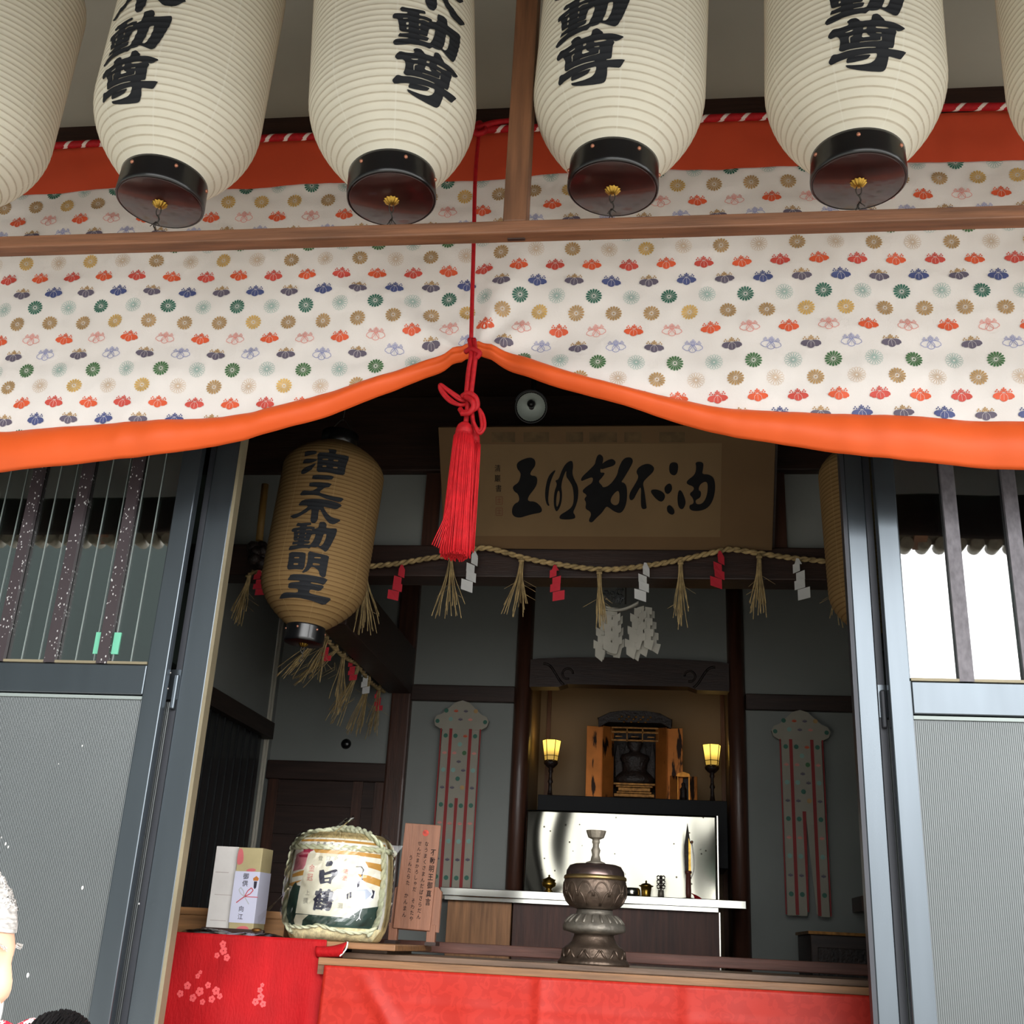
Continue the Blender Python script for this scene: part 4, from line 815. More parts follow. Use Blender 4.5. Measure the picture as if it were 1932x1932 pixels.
vz.grid(lambda u, v: Rs @ Vector((.072 * math.cos(PI * (.12 + .76 * u)), .072 * math.sin(PI * (.12 + .76 * u)), -.02 + .075 * v)), 20, 3)
vo = vz.build('visor', M['metal_dark'], sp); vo.modifiers.new('t', 'SOLIDIFY').thickness = .003
MB().tube([Vector((0, .05, .03)), Vector((0, .06, .15)), Vector((0, .06, .29))], .012, 10).build('arm', M['black'], sp)

# ================================================================== folded paper offering in the middle
gh = thing('paper_offering', 'double bunch of greyed folded paper zigzags hanging beneath the middle of the rope', 'paper offering', at(1180, 1160, 5.0))
g0 = at(1180, 1150, 5.0)
def zig(mb_, top, L, w, side, yaw, lean, n=7):
    R = Matrix.Rotation(yaw, 3, 'Z'); st_ = L / (n + .4)
    for k in range(n):
        ww = w * (.80 + .06 * k); sh = (w * .17 if k % 2 else -w * .17) * side; dx = lean * (k / n) ** 1.2
        a_ = .32 * side if k % 2 else .12 * side
        P = [(-ww * .5 + sh, -st_ * a_), (ww * .5 + sh, st_ * a_), (ww * .5 + sh, -st_ * (1.25 - a_)), (-ww * .5 + sh, -st_ * (1.25 + a_))]
        if k == n - 1: P[2] = (P[2][0] - ww * .3, P[2][1] - st_ * .5)
        mb_.add([top + R @ Vector((dx + a, -.003 * k + (.008 if i in (1, 2) else 0), -st_ * (k + .3) + b)) for i, (a, b) in enumerate(P)], [(0, 1, 2, 3)])
for cx, cy in ((1153, 1146), (1213, 1143)):
    for k in range(6):
        c_ = at(cx + (k - 2.5) * 5.0, cy + abs(k - 2.5) * 2, 5.0) + Vector((0, -.03 + .011 * ((k * 3) % 6), 0)); mb_ = MB()
        zig(mb_, c_, .205 + random.uniform(-.02, .03), .040, random.choice((-1, 1)), random.uniform(-.7, .7), (k - 2.5) * .011)
        o = loc_to(mb_.build('folded_strip', M['old_paper'], gh), gh); o.modifiers.new('t', 'SOLIDIFY').thickness = .0008
mb_ = MB()
mb_.grid(lambda u, v: at(1143 + 62 * u, 1146 - 9 * u * u + (4 if 0 else 0) + (9 - 2 * u) * v + 8 * math.sin(PI * u) * .6, 5.0) + Vector((0, -.03 + .012 * math.sin(v * 5 + u * 3), 0)), 14, 4)
o = loc_to(mb_.build('paper_band', M['old_paper'], gh), gh); o.modifiers.new('t', 'SOLIDIFY').thickness = .001
mb_ = MB()
for k in range(26):
    a = k * .9; q = at(1163 + 20 * math.cos(a) * random.random(), 1128 + 13 * math.sin(a) * random.random(), 5.02); q2 = q + Vector((random.uniform(-.04, .04), random.uniform(-.02, .02), random.uniform(-.02, .03))); mb_.tube([q, (q + q2) / 2 + Vector((0, 0, .01)), q2], [.004, .009, .004], 5, flat=.2)
loc_to(mb_.build('crumpled_tissue', mat('dim tissue', lin(84, 86, 88), .8), gh), gh)
loc_to(MB().tube([at(1180, 1140, 5.0), Vector((at(1180, 1140, 5.0).x, 5.0, 3.985))], .004, 6).build('hanging_cord', M['wire'], gh), gh)

# ================================================================== long brocade banners
def banner(label, cx, zt, zb, w, gap, hy=6.22):
    t = thing('brocade_banner', label, 'banner', (cx, hy, zt), 0, 'brocade banners beside the niche'); H = zt - zb
    hd = [(-w * .66, -.145), (-w * .70, -.115), (-w * .64, -.09), (-w * .5, -.078), (-w * .34, -.045), (-w * .18, -.012), (0, 0), (w * .18, -.012), (w * .34, -.045), (w * .5, -.078), (w * .64, -.09), (w * .70, -.115), (w * .66, -.145), (w * .56, -.158), (w * .5, -.165), (-w * .5, -.165), (-w * .56, -.158)]
    MCb = [M['banner_cloth']] + MC[1:]
    fl = lambda x, z, off=0: Vector((x, -off, z))
    mb_ = MB().prism(hd, .02)
    def seeds(mb2, x0, x1, z0, z1, poly=None):
        r = 0; z = z1 - .03
        while z > z0 + .02:
            x = x0 + .022 + (.028 if r % 2 else 0)
            while x < x1 - .012:
                key = ('green', 'orange', 'dark', 'gold', 'teal_l', 'dark', 'pink_l', 'olive')[(r * 3 + int((x - x0) / .05)) % 8]
                put([circ(0, 0, 1, 10)] if key not in ('dark', 'orange', 'pink_l') else PAU_L + PAU_F, key, x, z, .0125, fn=fl, mb=mb2, off=.0012); x += .056
            z -= .047; r += 1
    seeds(mb_, -w * .5, w * .5, -.15, -.03)
    for q in ((-.61, -.12), (.61, -.12)): put([circ(0, 0, 1, 10)], 'green', w * q[0], q[1], .012, fn=fl, mb=mb_, off=.0012)
    mb_.build('banner_head', MCb, t)
    xs = [-w * .5, -w * .25, w * .25, w * .5]
    for k in range(3):
        a, b_ = xs[k] + .006, xs[k + 1] - .006
        if k != 1:
            mb2 = MB().box(a, b_, .002, .006, -H, -.16); seeds(mb2, a, b_, -H, -.17)
            o = mb2.build('banner_strip', MCb, t)
        else:
            mid = -.16 - (H - .16) * .42
            mb2 = MB().box(a, b_, .002, .006, mid, -.16); seeds(mb2, a, b_, mid, -.17); mb2.build('banner_strip', MCb, t)
            for s_ in (-1, 1):
                mb3 = MB(); c0 = (a + b_) / 2; x0, x1 = (a, c0 - .006) if s_ < 0 else (c0 + .006, b_)
                sh = gap if s_ > 0 else 0
                vs = [(x0, .002, mid), (x1, .002, mid), (x1, .002, -H + .012), (x0 + sh, .002, -H + .012)] if s_ > 0 else [(x0, .002, mid), (x1, .002, mid), (x1, .002, -H), (x0, .002, -H)]
                mb3.add(vs + [(x, .006, z) for x, y, z in vs], [(0, 1, 2, 3), (7, 6, 5, 4), (0, 4, 5, 1), (1, 5, 6, 2), (2, 6, 7, 3), (3, 7, 4, 0)])
                seeds(mb3, x0 + (sh if s_ > 0 else 0), x1, -H + .02, mid - .01); mb3.build('banner_tail', MCb, t)
    for x, hw_ in ((-w * .5, .0035), (-w * .25, .0085), (w * .25, .0085), (w * .5, .0035)):
        MB().box(x - hw_, x + hw_, -.001, .004, -H + .004, -.16).build('red_border', M['banner_red'], t)
    MB().prism([(-.009, -.16 - (H - .16) * .42), (.009, -.16 - (H - .16) * .42), (.003, -H + .02), (-.005, -H + .02)], .003, lambda v: v + Vector((0, -.0008, 0))).build('red_border', M['banner_red'], t)
M['banner_cloth'] = mat('dim brocade', lin(160, 154, 140), .7, var=.05); M['banner_red'] = mat('red silk border', lin(150, 30, 30), .6)
a, c = at(826, 1350, 6.2), at(922, 1350, 6.2); tp = at(873, 1320, 6.2)
banner('patterned banner with red stripes hanging on the wall left of the niche', (a.x + c.x) / 2 - .012, tp.z, 1.80, .222, 0.0)
a, c = at(1461, 1370, 6.2), at(1562, 1370, 6.2); tp = at(1510, 1338, 6.2)
banner('patterned banner with red stripes and a parted tail, on the wall right of the niche', (a.x + c.x) / 2, tp.z, 1.80, .222, .035)

# wall fittings
wd = at(652, 1403, 6.29)
vt = MB().lathe([(.0, .022), (.018, .02), (.026, .012), (.030, 0)], 24, M=Matrix.Translation((wd.x, 6.3, wd.z)) @ Matrix.Rotation(PI / 2, 4, 'X'), cap=False).build('wall_vent', M['black'])
tag(vt, 'small round black vent on the white wall above the boarded door', 'vent')
pg_ = at(1633, 1706, 5.9); struct(boxo('trim_16', 1.0, 1.62, 6.0, 6.3, 1.83, 1.90, M['dark_wood_z']))
ck = at(1540, 1762, 5.6); cb = thing('low_cabinet', 'low dark wooden cabinet with a gilt upper edge, on the floor at the right back', 'cabinet', (1.10, 5.85, .95))
boxo('carcass', -.40, .48, -.22, .28, 0, .755, M['dark_wood'], cb, bevel=.006); boxo('top_edge', -.41, .49, -.23, .29, .755, .768, M['gold_dull'], cb)
for k in range(2): boxo('door_panel', -.37 + k * .42, .02 + k * .42, -.228, -.215, .04, .70, M['carved'], cb, bevel=.004)

# ================================================================== altar
ctz0, ctz1 = at(1200, 1706, 5.75).z, at(1200, 1690, 5.75).z
ctx0, ctx1 = at(830, 1683, 5.75).x, at(1408, 1697, 5.75).x
ct = thing('steel_counter', 'long stainless steel altar counter with an upright splash panel before the niche', 'counter', ((ctx0 + ctx1) / 2, 5.9, ctz0))
loc_to(boxo('counter_top', ctx0, ctx1, 5.75, 6.17, ctz0, ctz1, M['steel'], ct, bevel=.003), ct)
loc_to(boxo('under_edge', ctx0 + .02, at(1355, 1712, 5.78).x, 5.78, 6.15, ctz0 - .018, ctz0, M['steel'], ct), ct)
M['steel_wavy'] = bpy.data.materials['wavy stainless steel'].copy()
_nt = M['steel_wavy'].node_tree; _tc = _nt.nodes.new('ShaderNodeTexCoord'); _mp = _nt.nodes.new('ShaderNodeMapping'); _mp.inputs['Scale'].default_value = (7, 1, 1.6); _nz = _nt.nodes.new('ShaderNodeTexNoise'); _nz.inputs['Scale'].default_value = 1.0; _nz.inputs['Detail'].default_value = 1.5
_bp = _nt.nodes.new('ShaderNodeBump'); _bp.inputs['Strength'].default_value = .03; _bp.inputs['Distance'].default_value = .05
_nt.links.new(_tc.outputs['Object'], _mp.inputs[0]); _nt.links.new(_mp.outputs[0], _nz.inputs[0]); _nt.links.new(_nz.outputs[0], _bp.inputs['Height']); _nt.links.new(_bp.outputs[0], _nt.nodes['Principled BSDF'].inputs['Normal'])
_vo = _nt.nodes.new('ShaderNodeTexVoronoi'); _vo.inputs['Scale'].default_value = 26; _nt.links.new(_tc.outputs['Object'], _vo.inputs[0])
_n2 = _nt.nodes.new('ShaderNodeTexNoise'); _n2.inputs['Scale'].default_value = 9; _nt.links.new(_tc.outputs['Object'], _n2.inputs[0])
_l = _nt.nodes.new('ShaderNodeMath'); _l.operation = 'LESS_THAN'; _nt.links.new(_vo.outputs['Distance'], _l.inputs[0]); _l.inputs[1].default_value = .13
_g = _nt.nodes.new('ShaderNodeMath'); _g.operation = 'GREATER_THAN'; _nt.links.new(_n2.outputs[0], _g.inputs[0]); _g.inputs[1].default_value = .52
_x = _nt.nodes.new('ShaderNodeMath'); _x.operation = 'MULTIPLY'; _nt.links.new(_l.outputs[0], _x.inputs[0]); _nt.links.new(_g.outputs[0], _x.inputs[1])
_mx = _nt.nodes.new('ShaderNodeMix'); _mx.data_type = 'RGBA'; _nt.links.new(_x.outputs[0], _mx.inputs[0]); _mx.inputs[6].default_value = (*lin(158, 156, 144), 1); _mx.inputs[7].default_value = (*lin(70, 66, 56), 1); _nt.links.new(_mx.outputs[2], _nt.nodes['Principled BSDF'].inputs['Base Color'])
_nt.nodes['Principled BSDF'].inputs['Roughness'].default_value = .20
bx0, bx1, bz1 = at(992, 1527, 6.1).x, at(1352, 1540, 6.1).x, at(1170, 1533, 6.1).z
bk = MB()
def wavy(u, v):
    x = bx0 + (bx1 - bx0) * u; z = ctz1 + (bz1 - ctz1) * v
    e = min(u, 1 - u, .12) / .12
    l = max(0, 1 - u / (.30 - .10 * (1 - v) ** 2)); r = max(0, (u - .87) / .13) * math.sin(PI * min(1, v * .9 + .05))
    y = 6.1 + .034 * l * l + .012 * r * r + .0050 * math.sin(u * 34 + 2.6 * math.sin(v * 2.4)) * min(1, l * 1.6) + e * (.0022 * math.sin(u * 13 + .8 * math.sin(v * 3)) + .0010 * math.sin(u * 27 + v * 2.5)); return Vector((x, y, z))
bk.grid(wavy, 90, 40); bo = loc_to(bk.build('splash_panel', M['steel_wavy'], ct), ct); bo.modifiers.new('t', 'SOLIDIFY').thickness = .004
loc_to(boxo('panel_edge', bx1, bx1 + .006, 6.09, 6.11, ctz1, bz1, M['silver'], ct), ct)
fx = at(965, 1740, 5.82).x; fx1 = at(1357, 1760, 5.82).x
acab = thing('altar_cabinet', 'wooden altar cabinet with a pale and a dark front under the steel counter', 'cabinet', ((ctx0 + fx1) / 2, 6.0, .95))
loc_to(boxo('pale_front', ctx0 + .03, fx - .004, 5.82, 6.12, .95, ctz0 - .018, wood('pale cabinet veneer', lin(168, 118, 76), 'z'), acab, bevel=.002), acab)
loc_to(boxo('dark_front', fx + .004, fx1, 5.82, 6.12, .95, ctz0 - .018, wood('dark cabinet veneer', lin(84, 48, 36), 'z'), acab, bevel=.002), acab)
loc_to(boxo('edge_strip', fx1, fx1 + .006, 5.815, 5.83, .95, ctz0 - .018, M['silver'], acab), acab)
sx0, sx1 = at(1015, 1497, 6.45).x, at(1372, 1512, 6.45).x; sz1, sz0 = at(1190, 1505, 6.45).z, at(1190, 1560, 6.45).z
shf = thing('altar_shelf', 'broad black lacquered shelf in the niche carrying the gilded shrine', 'shelf', ((sx0 + sx1) / 2, 6.65, sz0))
loc_to(boxo('shelf_body', sx0, sx1, 6.45, 6.93, sz0 - .2, sz1, M['black_matt'], shf, bevel=.003), shf)
YS = 6.62
def SP(px, py): p = at(px, py, YS); return p.x, p.z
# ---- gilded shrine
zx0, zx1 = SP(1141, 1420)[0], SP(1254, 1420)[0]; zt = SP(1198, 1372)[1]; zc = (zx0 + zx1) / 2; zw = zx1 - zx0
zu = thing('gilded_shrine', 'gilded shrine cabinet with dark roof and open doors standing on the black shelf', 'shrine', (zc, YS + .1, sz1))
zh = zt - sz1
boxo('shrine_back', -zw / 2, zw / 2, .08, .10, 0, zh, M['carved'], zu)
for s in (-1, 1): boxo('shrine_side', s * zw / 2 - .012, s * zw / 2 + .012, -.09, .10, 0, zh, M['gold_leaf'], zu)
boxo('shrine_base', -zw / 2 - .012, zw / 2 + .012, -.10, .10, 0, .022, M['carved'], zu, bevel=.004)
rf = MB(); rz = SP(1198, 1344)[1] - sz1
rf.prism([(-zw * .60, zh - .005), (-zw * .62, zh + (rz - zh) * .5), (-zw * .42, zh + (rz - zh) * .9), (-zw * .2, rz), (zw * .2, rz), (zw * .42, zh + (rz - zh) * .9), (zw * .62, zh + (rz - zh) * .5), (zw * .60, zh - .005), (zw * .44, zh + .02), (-zw * .44, zh + .02)], .23, lambda v: v + Vector((0, -.13, 0)))
rfo = rf.build('shrine_roof', M['carved'], zu, bevel=.004)
sc = MB()
for k in range(14): sc.ball((-zw * .26 + zw * .52 * k / 13, -.133, zh + (rz - zh) * (.45 + .2 * math.sin(k * 2.1))), (.008, .004, .006), 8)
sc.build('roof_carving', M['gold_dull'], rfo)
la = MB()
for z in (zh - .002, zh - .028, zh - .075): la.box(-zw * .40, zw * .40, -.095, -.085, z - .006, z + .003)
for x in (-zw * .40, -zw * .13, zw * .13, zw * .40): la.box(x - .003, x + .003, -.095, -.085, zh - .085, zh)
for x0 in (-.27, 0, .27): la.box(zw * x0 - .02, zw * x0 + .02, -.094, -.086, zh - .058, zh - .052)
la.build('lattice', M['gold_dull'], zu)
def leaf(x0, x1, name, y0, y1, zt_):
    return MB().add([(x0, y0, 0), (x1, y1, 0), (x1, y1, zt_), (x0, y0, zt_), (x0, y0 + .012, 0), (x1, y1 + .012, 0), (x1, y1 + .012, zt_), (x0, y0 + .012, zt_)], [(0, 1, 2, 3), (7, 6, 5, 4), (0, 4, 5, 1), (1, 5, 6, 2), (2, 6, 7, 3), (3, 7, 4, 0)]).build(name, M['gold_worn'], zu, bevel=.002)
def worn():
    m = mat('flaking gold leaf', lin(206, 126, 60), .42, .7, var=.12, scale=10); nt = m.node_tree; b_ = nt.nodes['Principled BSDF']; tc = nt.nodes.new('ShaderNodeTexCoord'); mp = nt.nodes.new('ShaderNodeMapping'); mp.inputs['Scale'].default_value = (26, 26, 5); nz = nt.nodes.new('ShaderNodeTexNoise'); nz.inputs['Scale'].default_value = 1.0; nz.inputs['Detail'].default_value = 4
    nt.links.new(tc.outputs['Object'], mp.inputs[0]); nt.links.new(mp.outputs[0], nz.inputs[0]); r = nt.nodes.new('ShaderNodeMapRange'); r.inputs[1].default_value = .57; r.inputs[2].default_value = .62; nt.links.new(nz.outputs[0], r.inputs[0])
    mx = nt.nodes.new('ShaderNodeMix'); mx.data_type = 'RGBA'; old = b_.inputs['Base Color'].links[0].from_socket; nt.links.new(r.outputs[0], mx.inputs[0]); nt.links.new(old, mx.inputs[6]); mx.inputs[7].default_value = (*lin(44, 28, 20), 1); nt.links.new(mx.outputs[2], b_.inputs['Base Color']); return m
M['gold_worn'] = worn()
ox0, ox1 = SP(1107, 1400)[0] - zc, SP(1288, 1400)[0] - zc; oz = SP(1125, 1370)[1] - sz1
leaf(ox0, -zw / 2 - .012, 'shrine_door', -.11, -.09, oz); leaf(zw / 2 + .012, ox1, 'shrine_door', -.09, -.11, oz)
leaf(-zw / 2 - .012, -zw / 2 + .052, 'inner_door', -.125, -.085, oz); leaf(zw / 2 - .052, zw / 2 + .012, 'inner_door', -.085, -.125, oz)
# ---- seated statue in the shrine
stt = thing('seated_statue', 'dark seated statue on a tiered gilt base inside the open gilded shrine', 'statue', (zc, YS + .06, sz1 + .022))
pd = MB()
for z, w_, h in ((0, .115, .02), (.02, .10, .012), (.032, .092, .022), (.054, .105, .012), (.066, .12, .014)): pd.box(-w_, w_, -.08, .07, z, z + h)
pd.build('tiered_base', M['gold_dull'], stt, bevel=.003)
fg = MB(); fg.lathe([(0, .08), (.10, .08), (.105, .105), (.085, .13), (.062, .15), (.066, .19), (.078, .215), (.07, .235), (.03, .25), (.026, .262), (.036, .275), (.042, .30), (.036, .325), (.018, .335), (0, .338)], 24, cap=False)
fo = fg.build('figure', M['carved'], stt); fo.scale = (1.12, .62, 1.06)
fh = MB(); pts = []
for k in range(33):
    t = k / 32; a = PI * (1.12 - 1.24 * t); r = .115 + (.022 if k % 4 == 2 else 0); pts.append((r * math.cos(a), .19 + (.15 + (.02 if k % 4 == 2 else 0)) * math.sin(a) * .95))
fh.prism([(-.112, .08)] + [(-.118, .25), (-.10, .315), (-.088, .25), (-.07, .262), (-.05, .33), (0, .352), (.05, .33), (.07, .262), (.088, .25), (.10, .315), (.118, .25)] + [(.112, .08)], .02, lambda v: v + Vector((0, .045, 0)))
fh.build('flame_halo', M['carved'], stt, bevel=.004)
# ---- small shrine
qx0, qx1 = SP(1278, 1490)[0], SP(1300, 1490)[0]; qh = SP(1289, 1461)[1] - sz1; qc = (qx0 + qx1) / 2 ; qw = (qx1 - qx0)
qs = thing('small_shrine', 'small gilt shrine with open doors beside the large gilded shrine', 'shrine', (qc, YS - .02, sz1))
boxo('shrine_back', -qw / 2, qw / 2, .03, .04, 0, qh, M['carved'], qs)
for s in (-1, 1): boxo('shrine_side', s * qw / 2 - .004, s * qw / 2 + .004, -.03, .04, 0, qh - .01, M['gold_leaf'], qs)
MB().prism([(-qw * .56, qh - .02), (-qw * .5, qh - .004), (0, qh + .006), (qw * .5, qh - .004), (qw * .56, qh - .02), (qw * .3, qh - .022), (-qw * .3, qh - .022)], .08, lambda v: v + Vector((0, -.04, 0))).build('shrine_roof', M['gold_leaf'], qs)
boxo('shrine_base', -qw * .55, qw * .55, -.04, .04, 0, .012, M['gold_dull'], qs)
MB().lathe([(0, .012), (.022, .012), (.018, .05), (.02, .075), (.009, .09), (.012, .105), (0, .118)], 14).build('figure', M['carved'], qs)
for s in (-1, 1): MB().add([(s * qw * .54, -.035, 0), (s * (qw * .54 + .04), -.05, 0), (s * (qw * .54 + .04), -.05, qh - .02), (s * qw * .54, -.035, qh - .02)], [(0, 1, 2, 3)]).build('shrine_door', M['gold_worn'], qs).modifiers.new('t', 'SOLIDIFY').thickness = .006
# ---- two lamps
M['lamp_glass'] = mat('lit lamp glass', lin(150, 130, 80), .5, emit=(1.0, .60, .10), estr=1.0)
_n = M['lamp_glass'].node_tree; _t = _n.nodes.new('ShaderNodeTexCoord'); _s = _n.nodes.new('ShaderNodeSeparateXYZ'); _n.links.new(_t.outputs['Object'], _s.inputs[0])
_r = _n.nodes.new('ShaderNodeMapRange'); _r.interpolation_type = 'SMOOTHSTEP'; _n.links.new(_s.outputs[2], _r.inputs[0]); _r.inputs[1].default_value = .215; _r.inputs[2].default_value = .275; _r.inputs[3].default_value = .13; _r.inputs[4].default_value = .62
_n.links.new(_r.outputs[0], _n.nodes['Principled BSDF'].inputs['Emission Strength'])
lx, lz = SP(1038, 1500); lp_ = thing('altar_lamp', 'lit lamp with six-sided glass shade on a dark stem, left of the gilded shrine', 'lamp', (lx, YS - .02, sz1), 0, 'lamps on the black shelf')
lp_.scale = (1.15, 1.15, 1.08)
MB().lathe([(.03, 0), (.03, .006), (.014, .012), (.010, .04), (.008, .075), (.014, .085), (.009, .10), (.0075, .13), (.013, .14), (.010, .155), (.022, .165), (.034, .178), (.036, .19), (.028, .196)], 20).build('lamp_stem', M['carved'], lp_)
SH = [(.032, .196), (.047, .305)]
sh_ = MB().lathe(SH, 6, cap=False, smooth=False); sh_.build('lamp_shade', M['lamp_glass'], lp_)
fr_ = MB()
for k in range(6):
    a = 2 * PI * k / 6; a2 = 2 * PI * (k + 1) / 6
    for r_, z_ in ((.033, .197), (.0365, .222), (.048, .305)): fr_.tube([(r_ * math.cos(a), r_ * math.sin(a), z_), (r_ * math.cos(a2), r_ * math.sin(a2), z_)], .0018, 5)
    fr_.tube([(.033 * math.cos(a), .033 * math.sin(a), .197), (.048 * math.cos(a), .048 * math.sin(a), .305)], .002, 5)
fr_.build('shade_frame', M['carved'], lp_)
lx2, _ = SP(1344, 1510); dup(lp_, 'lit lamp with six-sided glass shade on a dark stem, right of the gilded shrine', (lx2, YS - .02, sz1), (0, 0, .3))
for x in (lx, lx2):
    ld = bpy.data.lights.new('lamp_bulb', 'POINT'); ld.energy = .055; ld.color = (1, .66, .26); ld.shadow_soft_size = .015
    lo_ = bpy.data.objects.new('lamp_bulb', ld); COL.objects.link(lo_); lo_.location = (x, YS - .02, sz1 + .33)

# ---- things on the counter
YK = 5.93
def on_counter(px): return at(px, 1690, YK).x
o = thing('brass_cup', 'small brass offering cup at the left end of the steel counter', 'cup', (on_counter(1035), YK, ctz1))
MB().lathe([(.022, 0), (.024, .01), (.014, .018), (.016, .024), (.034, .034), (.037, .05), (.030, .055), (.034, .066), (.031, .066), (.012, .05), (0, .048)], 24, cap=False).build('cup_body', M['brass'], o)
MB().lathe([(.03, .066), (.012, .074), (.004, .08), (.006, .086), (0, .09)], 20, cap=False).build('cup_lid', M['brass'], o)
o = tag(MB().lathe([(.0, .0), (.034, 0), (.042, .012), (.042, .035), (.036, .044), (.030, .044), (.036, .03), (.03, .01), (0, .008)], 28, (0, 0, 0), cap=False).build('silver_bowl', M['silver']), 'small silver bowl on the steel counter behind the bronze urn', 'bowl'); o.location = (on_counter(1192), YK, ctz1)
o = thing('brass_pot', 'small lidded brass pot between the silver bowl and the carved ornament', 'pot', (on_counter(1219), YK, ctz1))
MB().lathe([(.026, 0), (.026, .004), (.022, .008), (.024, .03), (.027, .05), (.036, .054), (.036, .058), (.0, .058)], 24, cap=False).build('pot_body', M['brass'], o)
MB().lathe([(.03, .058), (.02, .066), (.004, .07), (.005, .078), (0, .084)], 20, cap=False).build('pot_lid', M['brass'], o)
o = thing('carved_ornament', 'small dark openwork ornament on a flat stand upon the steel counter', 'ornament', (on_counter(1247), YK, ctz1))
MB().lathe([(.042, 0), (.042, .004), (0, .005)], 24).build('stand', M['dark_wood'], o)
MB().lathe([(.016, .005), (.014, .04)], 10).build('stem', M['stone_grey'], o)
mb_ = MB()
for sx_ in (-1, 1):
    for z in (.055, .078, .098): mb_.tube([(sx_ * (.012 + .008 * math.cos(a_)), 0, z + .009 * math.sin(a_)) for a_ in np.linspace(0, 6.0, 12)], .003, 6)
mb_.tube([(0, 0, .04), (0, 0, .11)], .004, 6); mb_.build('openwork', M['carved'], o)
sw = thing('upright_sword', 'upright ritual sword with gilt blade and red tassel standing on the steel counter', 'sword', (on_counter(1299), YK, ctz1))
swt = at(1297, 1552, YK).z - ctz1
MB().lathe([(.05, 0), (.048, .005), (.02, .009)], 24).build('stand', M['dark_wood'], sw)
MB().prism([(-.016, .12), (-.020, swt * .68), (-.003, swt), (.012, swt * .72), (.012, .12)], .010, lambda v: v + Vector((0, -.005, 0))).build('blade', M['carved'], sw)
MB().prism([(.001, .12), (.002, swt * .80), (.012, swt * .70), (.013, .12)], .006, lambda v: v + Vector((0, -.0085, 0))).build('blade_gilding', M['brass'], sw)
MB().lathe([(.012, .006), (.014, .03), (.012, .12), (.017, .125), (.017, .135), (.01, .137)], 14).build('grip', mat('red brown grip', lin(110, 56, 48), .5), sw)
MB().tube(spline([(.012, 0, .10), (.026, 0, .14), (.027, 0, .20), (.018, 0, .27)], 6), .003, 6).build('bow_wire', M['silver'], sw)
MB().ball((.018, -.004, .275), .008, 10).build('bead', M['copper'], sw)
mb_ = MB()
for k in range(16): mb_.tube(spline([(.014, -.012, .03), (.026 + .001 * k, -.016, .02), (.03 + .0025 * k, -.018 - .002 * (k % 4), .004)], 4), .0018, 4)
mb_.build('tassel', M['red_cord'], sw)

# ================================================================== offering tables
HB_ = .95
rl = struct(boxo('trim_17', -1.32, 1.60, 4.56, 4.62, 1.550, 1.590, wood('red brown sill rail', lin(120, 78, 66), 'x'), bevel=.004))
for x in (-1.28, 1.56): boxo('rail_leg', x - .03, x + .03, 4.565, 4.615, .95, 1.550, M['dark_wood_z'], rl)
M['worn_top'] = wood('worn table top', lin(118, 92, 72), 'x', .5, var=.25); M['table_edge'] = wood('table edge', lin(146, 104, 68), 'x', .5)
pt = thing('offering_table', 'long low wooden offering table with a red cloth hung from its front', 'table', (-.21, 4.0, .95))
loc_to(boxo('table_top', -1.066, 1.45, 3.752, 4.36, 1.509, 1.527, M['worn_top'], pt, bevel=.002), pt)
loc_to(boxo('front_edge', -1.066, 1.45, 3.744, 3.752, 1.505, 1.5275, M['table_edge'], pt, bevel=.002), pt)
loc_to(boxo('rear_board', -1.02, 1.45, 3.86, 4.36, 1.527, 1.545, M['worn_top'], pt, bevel=.002), pt)
loc_to(boxo('end_block', -1.066, -1.044, 3.748, 3.80, 1.478, 1.509, M['brown_wood'], pt), pt)
for x in (-.98, 1.36):
    for y in (3.83, 4.28): loc_to(boxo('table_leg', x - .03, x + .03, y - .03, y + .03, .95, 1.509, M['dark_wood_z'], pt), pt)
def damask(name, c0, c1, scale, rough=.45):
    m = bpy.data.materials.new(name); m.use_nodes = True; nt = m.node_tree; N = nt.nodes; b_ = N['Principled BSDF']; b_.inputs['Roughness'].default_value = rough; b_.inputs['Specular IOR Level'].default_value = .25
    tc = N.new('ShaderNodeTexCoord'); nz = N.new('ShaderNodeTexNoise'); nz.inputs['Scale'].default_value = scale; nz.inputs['Detail'].default_value = 2; nz.inputs['Distortion'].default_value = 1.6; nt.links.new(tc.outputs['Object'], nz.inputs[0])
    r = N.new('ShaderNodeMapRange'); r.inputs[1].default_value = .47; r.inputs[2].default_value = .53; nt.links.new(nz.outputs[0], r.inputs[0])
    mx = N.new('ShaderNodeMix'); mx.data_type = 'RGBA'; nt.links.new(r.outputs[0], mx.inputs[0]); mx.inputs[6].default_value = (*c0, 1); mx.inputs[7].default_value = (*c1, 1); nt.links.new(mx.outputs[2], b_.inputs['Base Color']); return m
M['red_damask'] = damask('orange red damask', lin(184, 44, 32), lin(174, 38, 27), 26)
M['red_velvet'] = mat('crushed red velvet', lin(178, 18, 24), .7, var=.12, scale=9, stretch=(1.4, 1, .5), bump=.25, bscale=120, spec=.25)
def cloth_front(u, v):
    x0 = -1.043 - .012 * v; x = x0 + (1.42 - x0) * u; z = 1.505 - .56 * v
    y = 3.741 - .004 * v - .010 * v * math.sin(x * 16 + 1.5 * math.sin(x * 3)) ** 2 - .012 * math.exp(-((x + .93 - .12 * v / .3) / .03) ** 2) * min(1, v * 5) - .010 * math.exp(-((x + .35) / .02) ** 2) - .008 * math.exp(-((x - .1) / .03) ** 2)
    y -= .003 * math.exp(-((z - 1.41) / .006) ** 2) + .006 * mnoise.noise(Vector((x * 7, z * 9, 2))) * min(1, v * 6)
    return Vector((x, y, z))
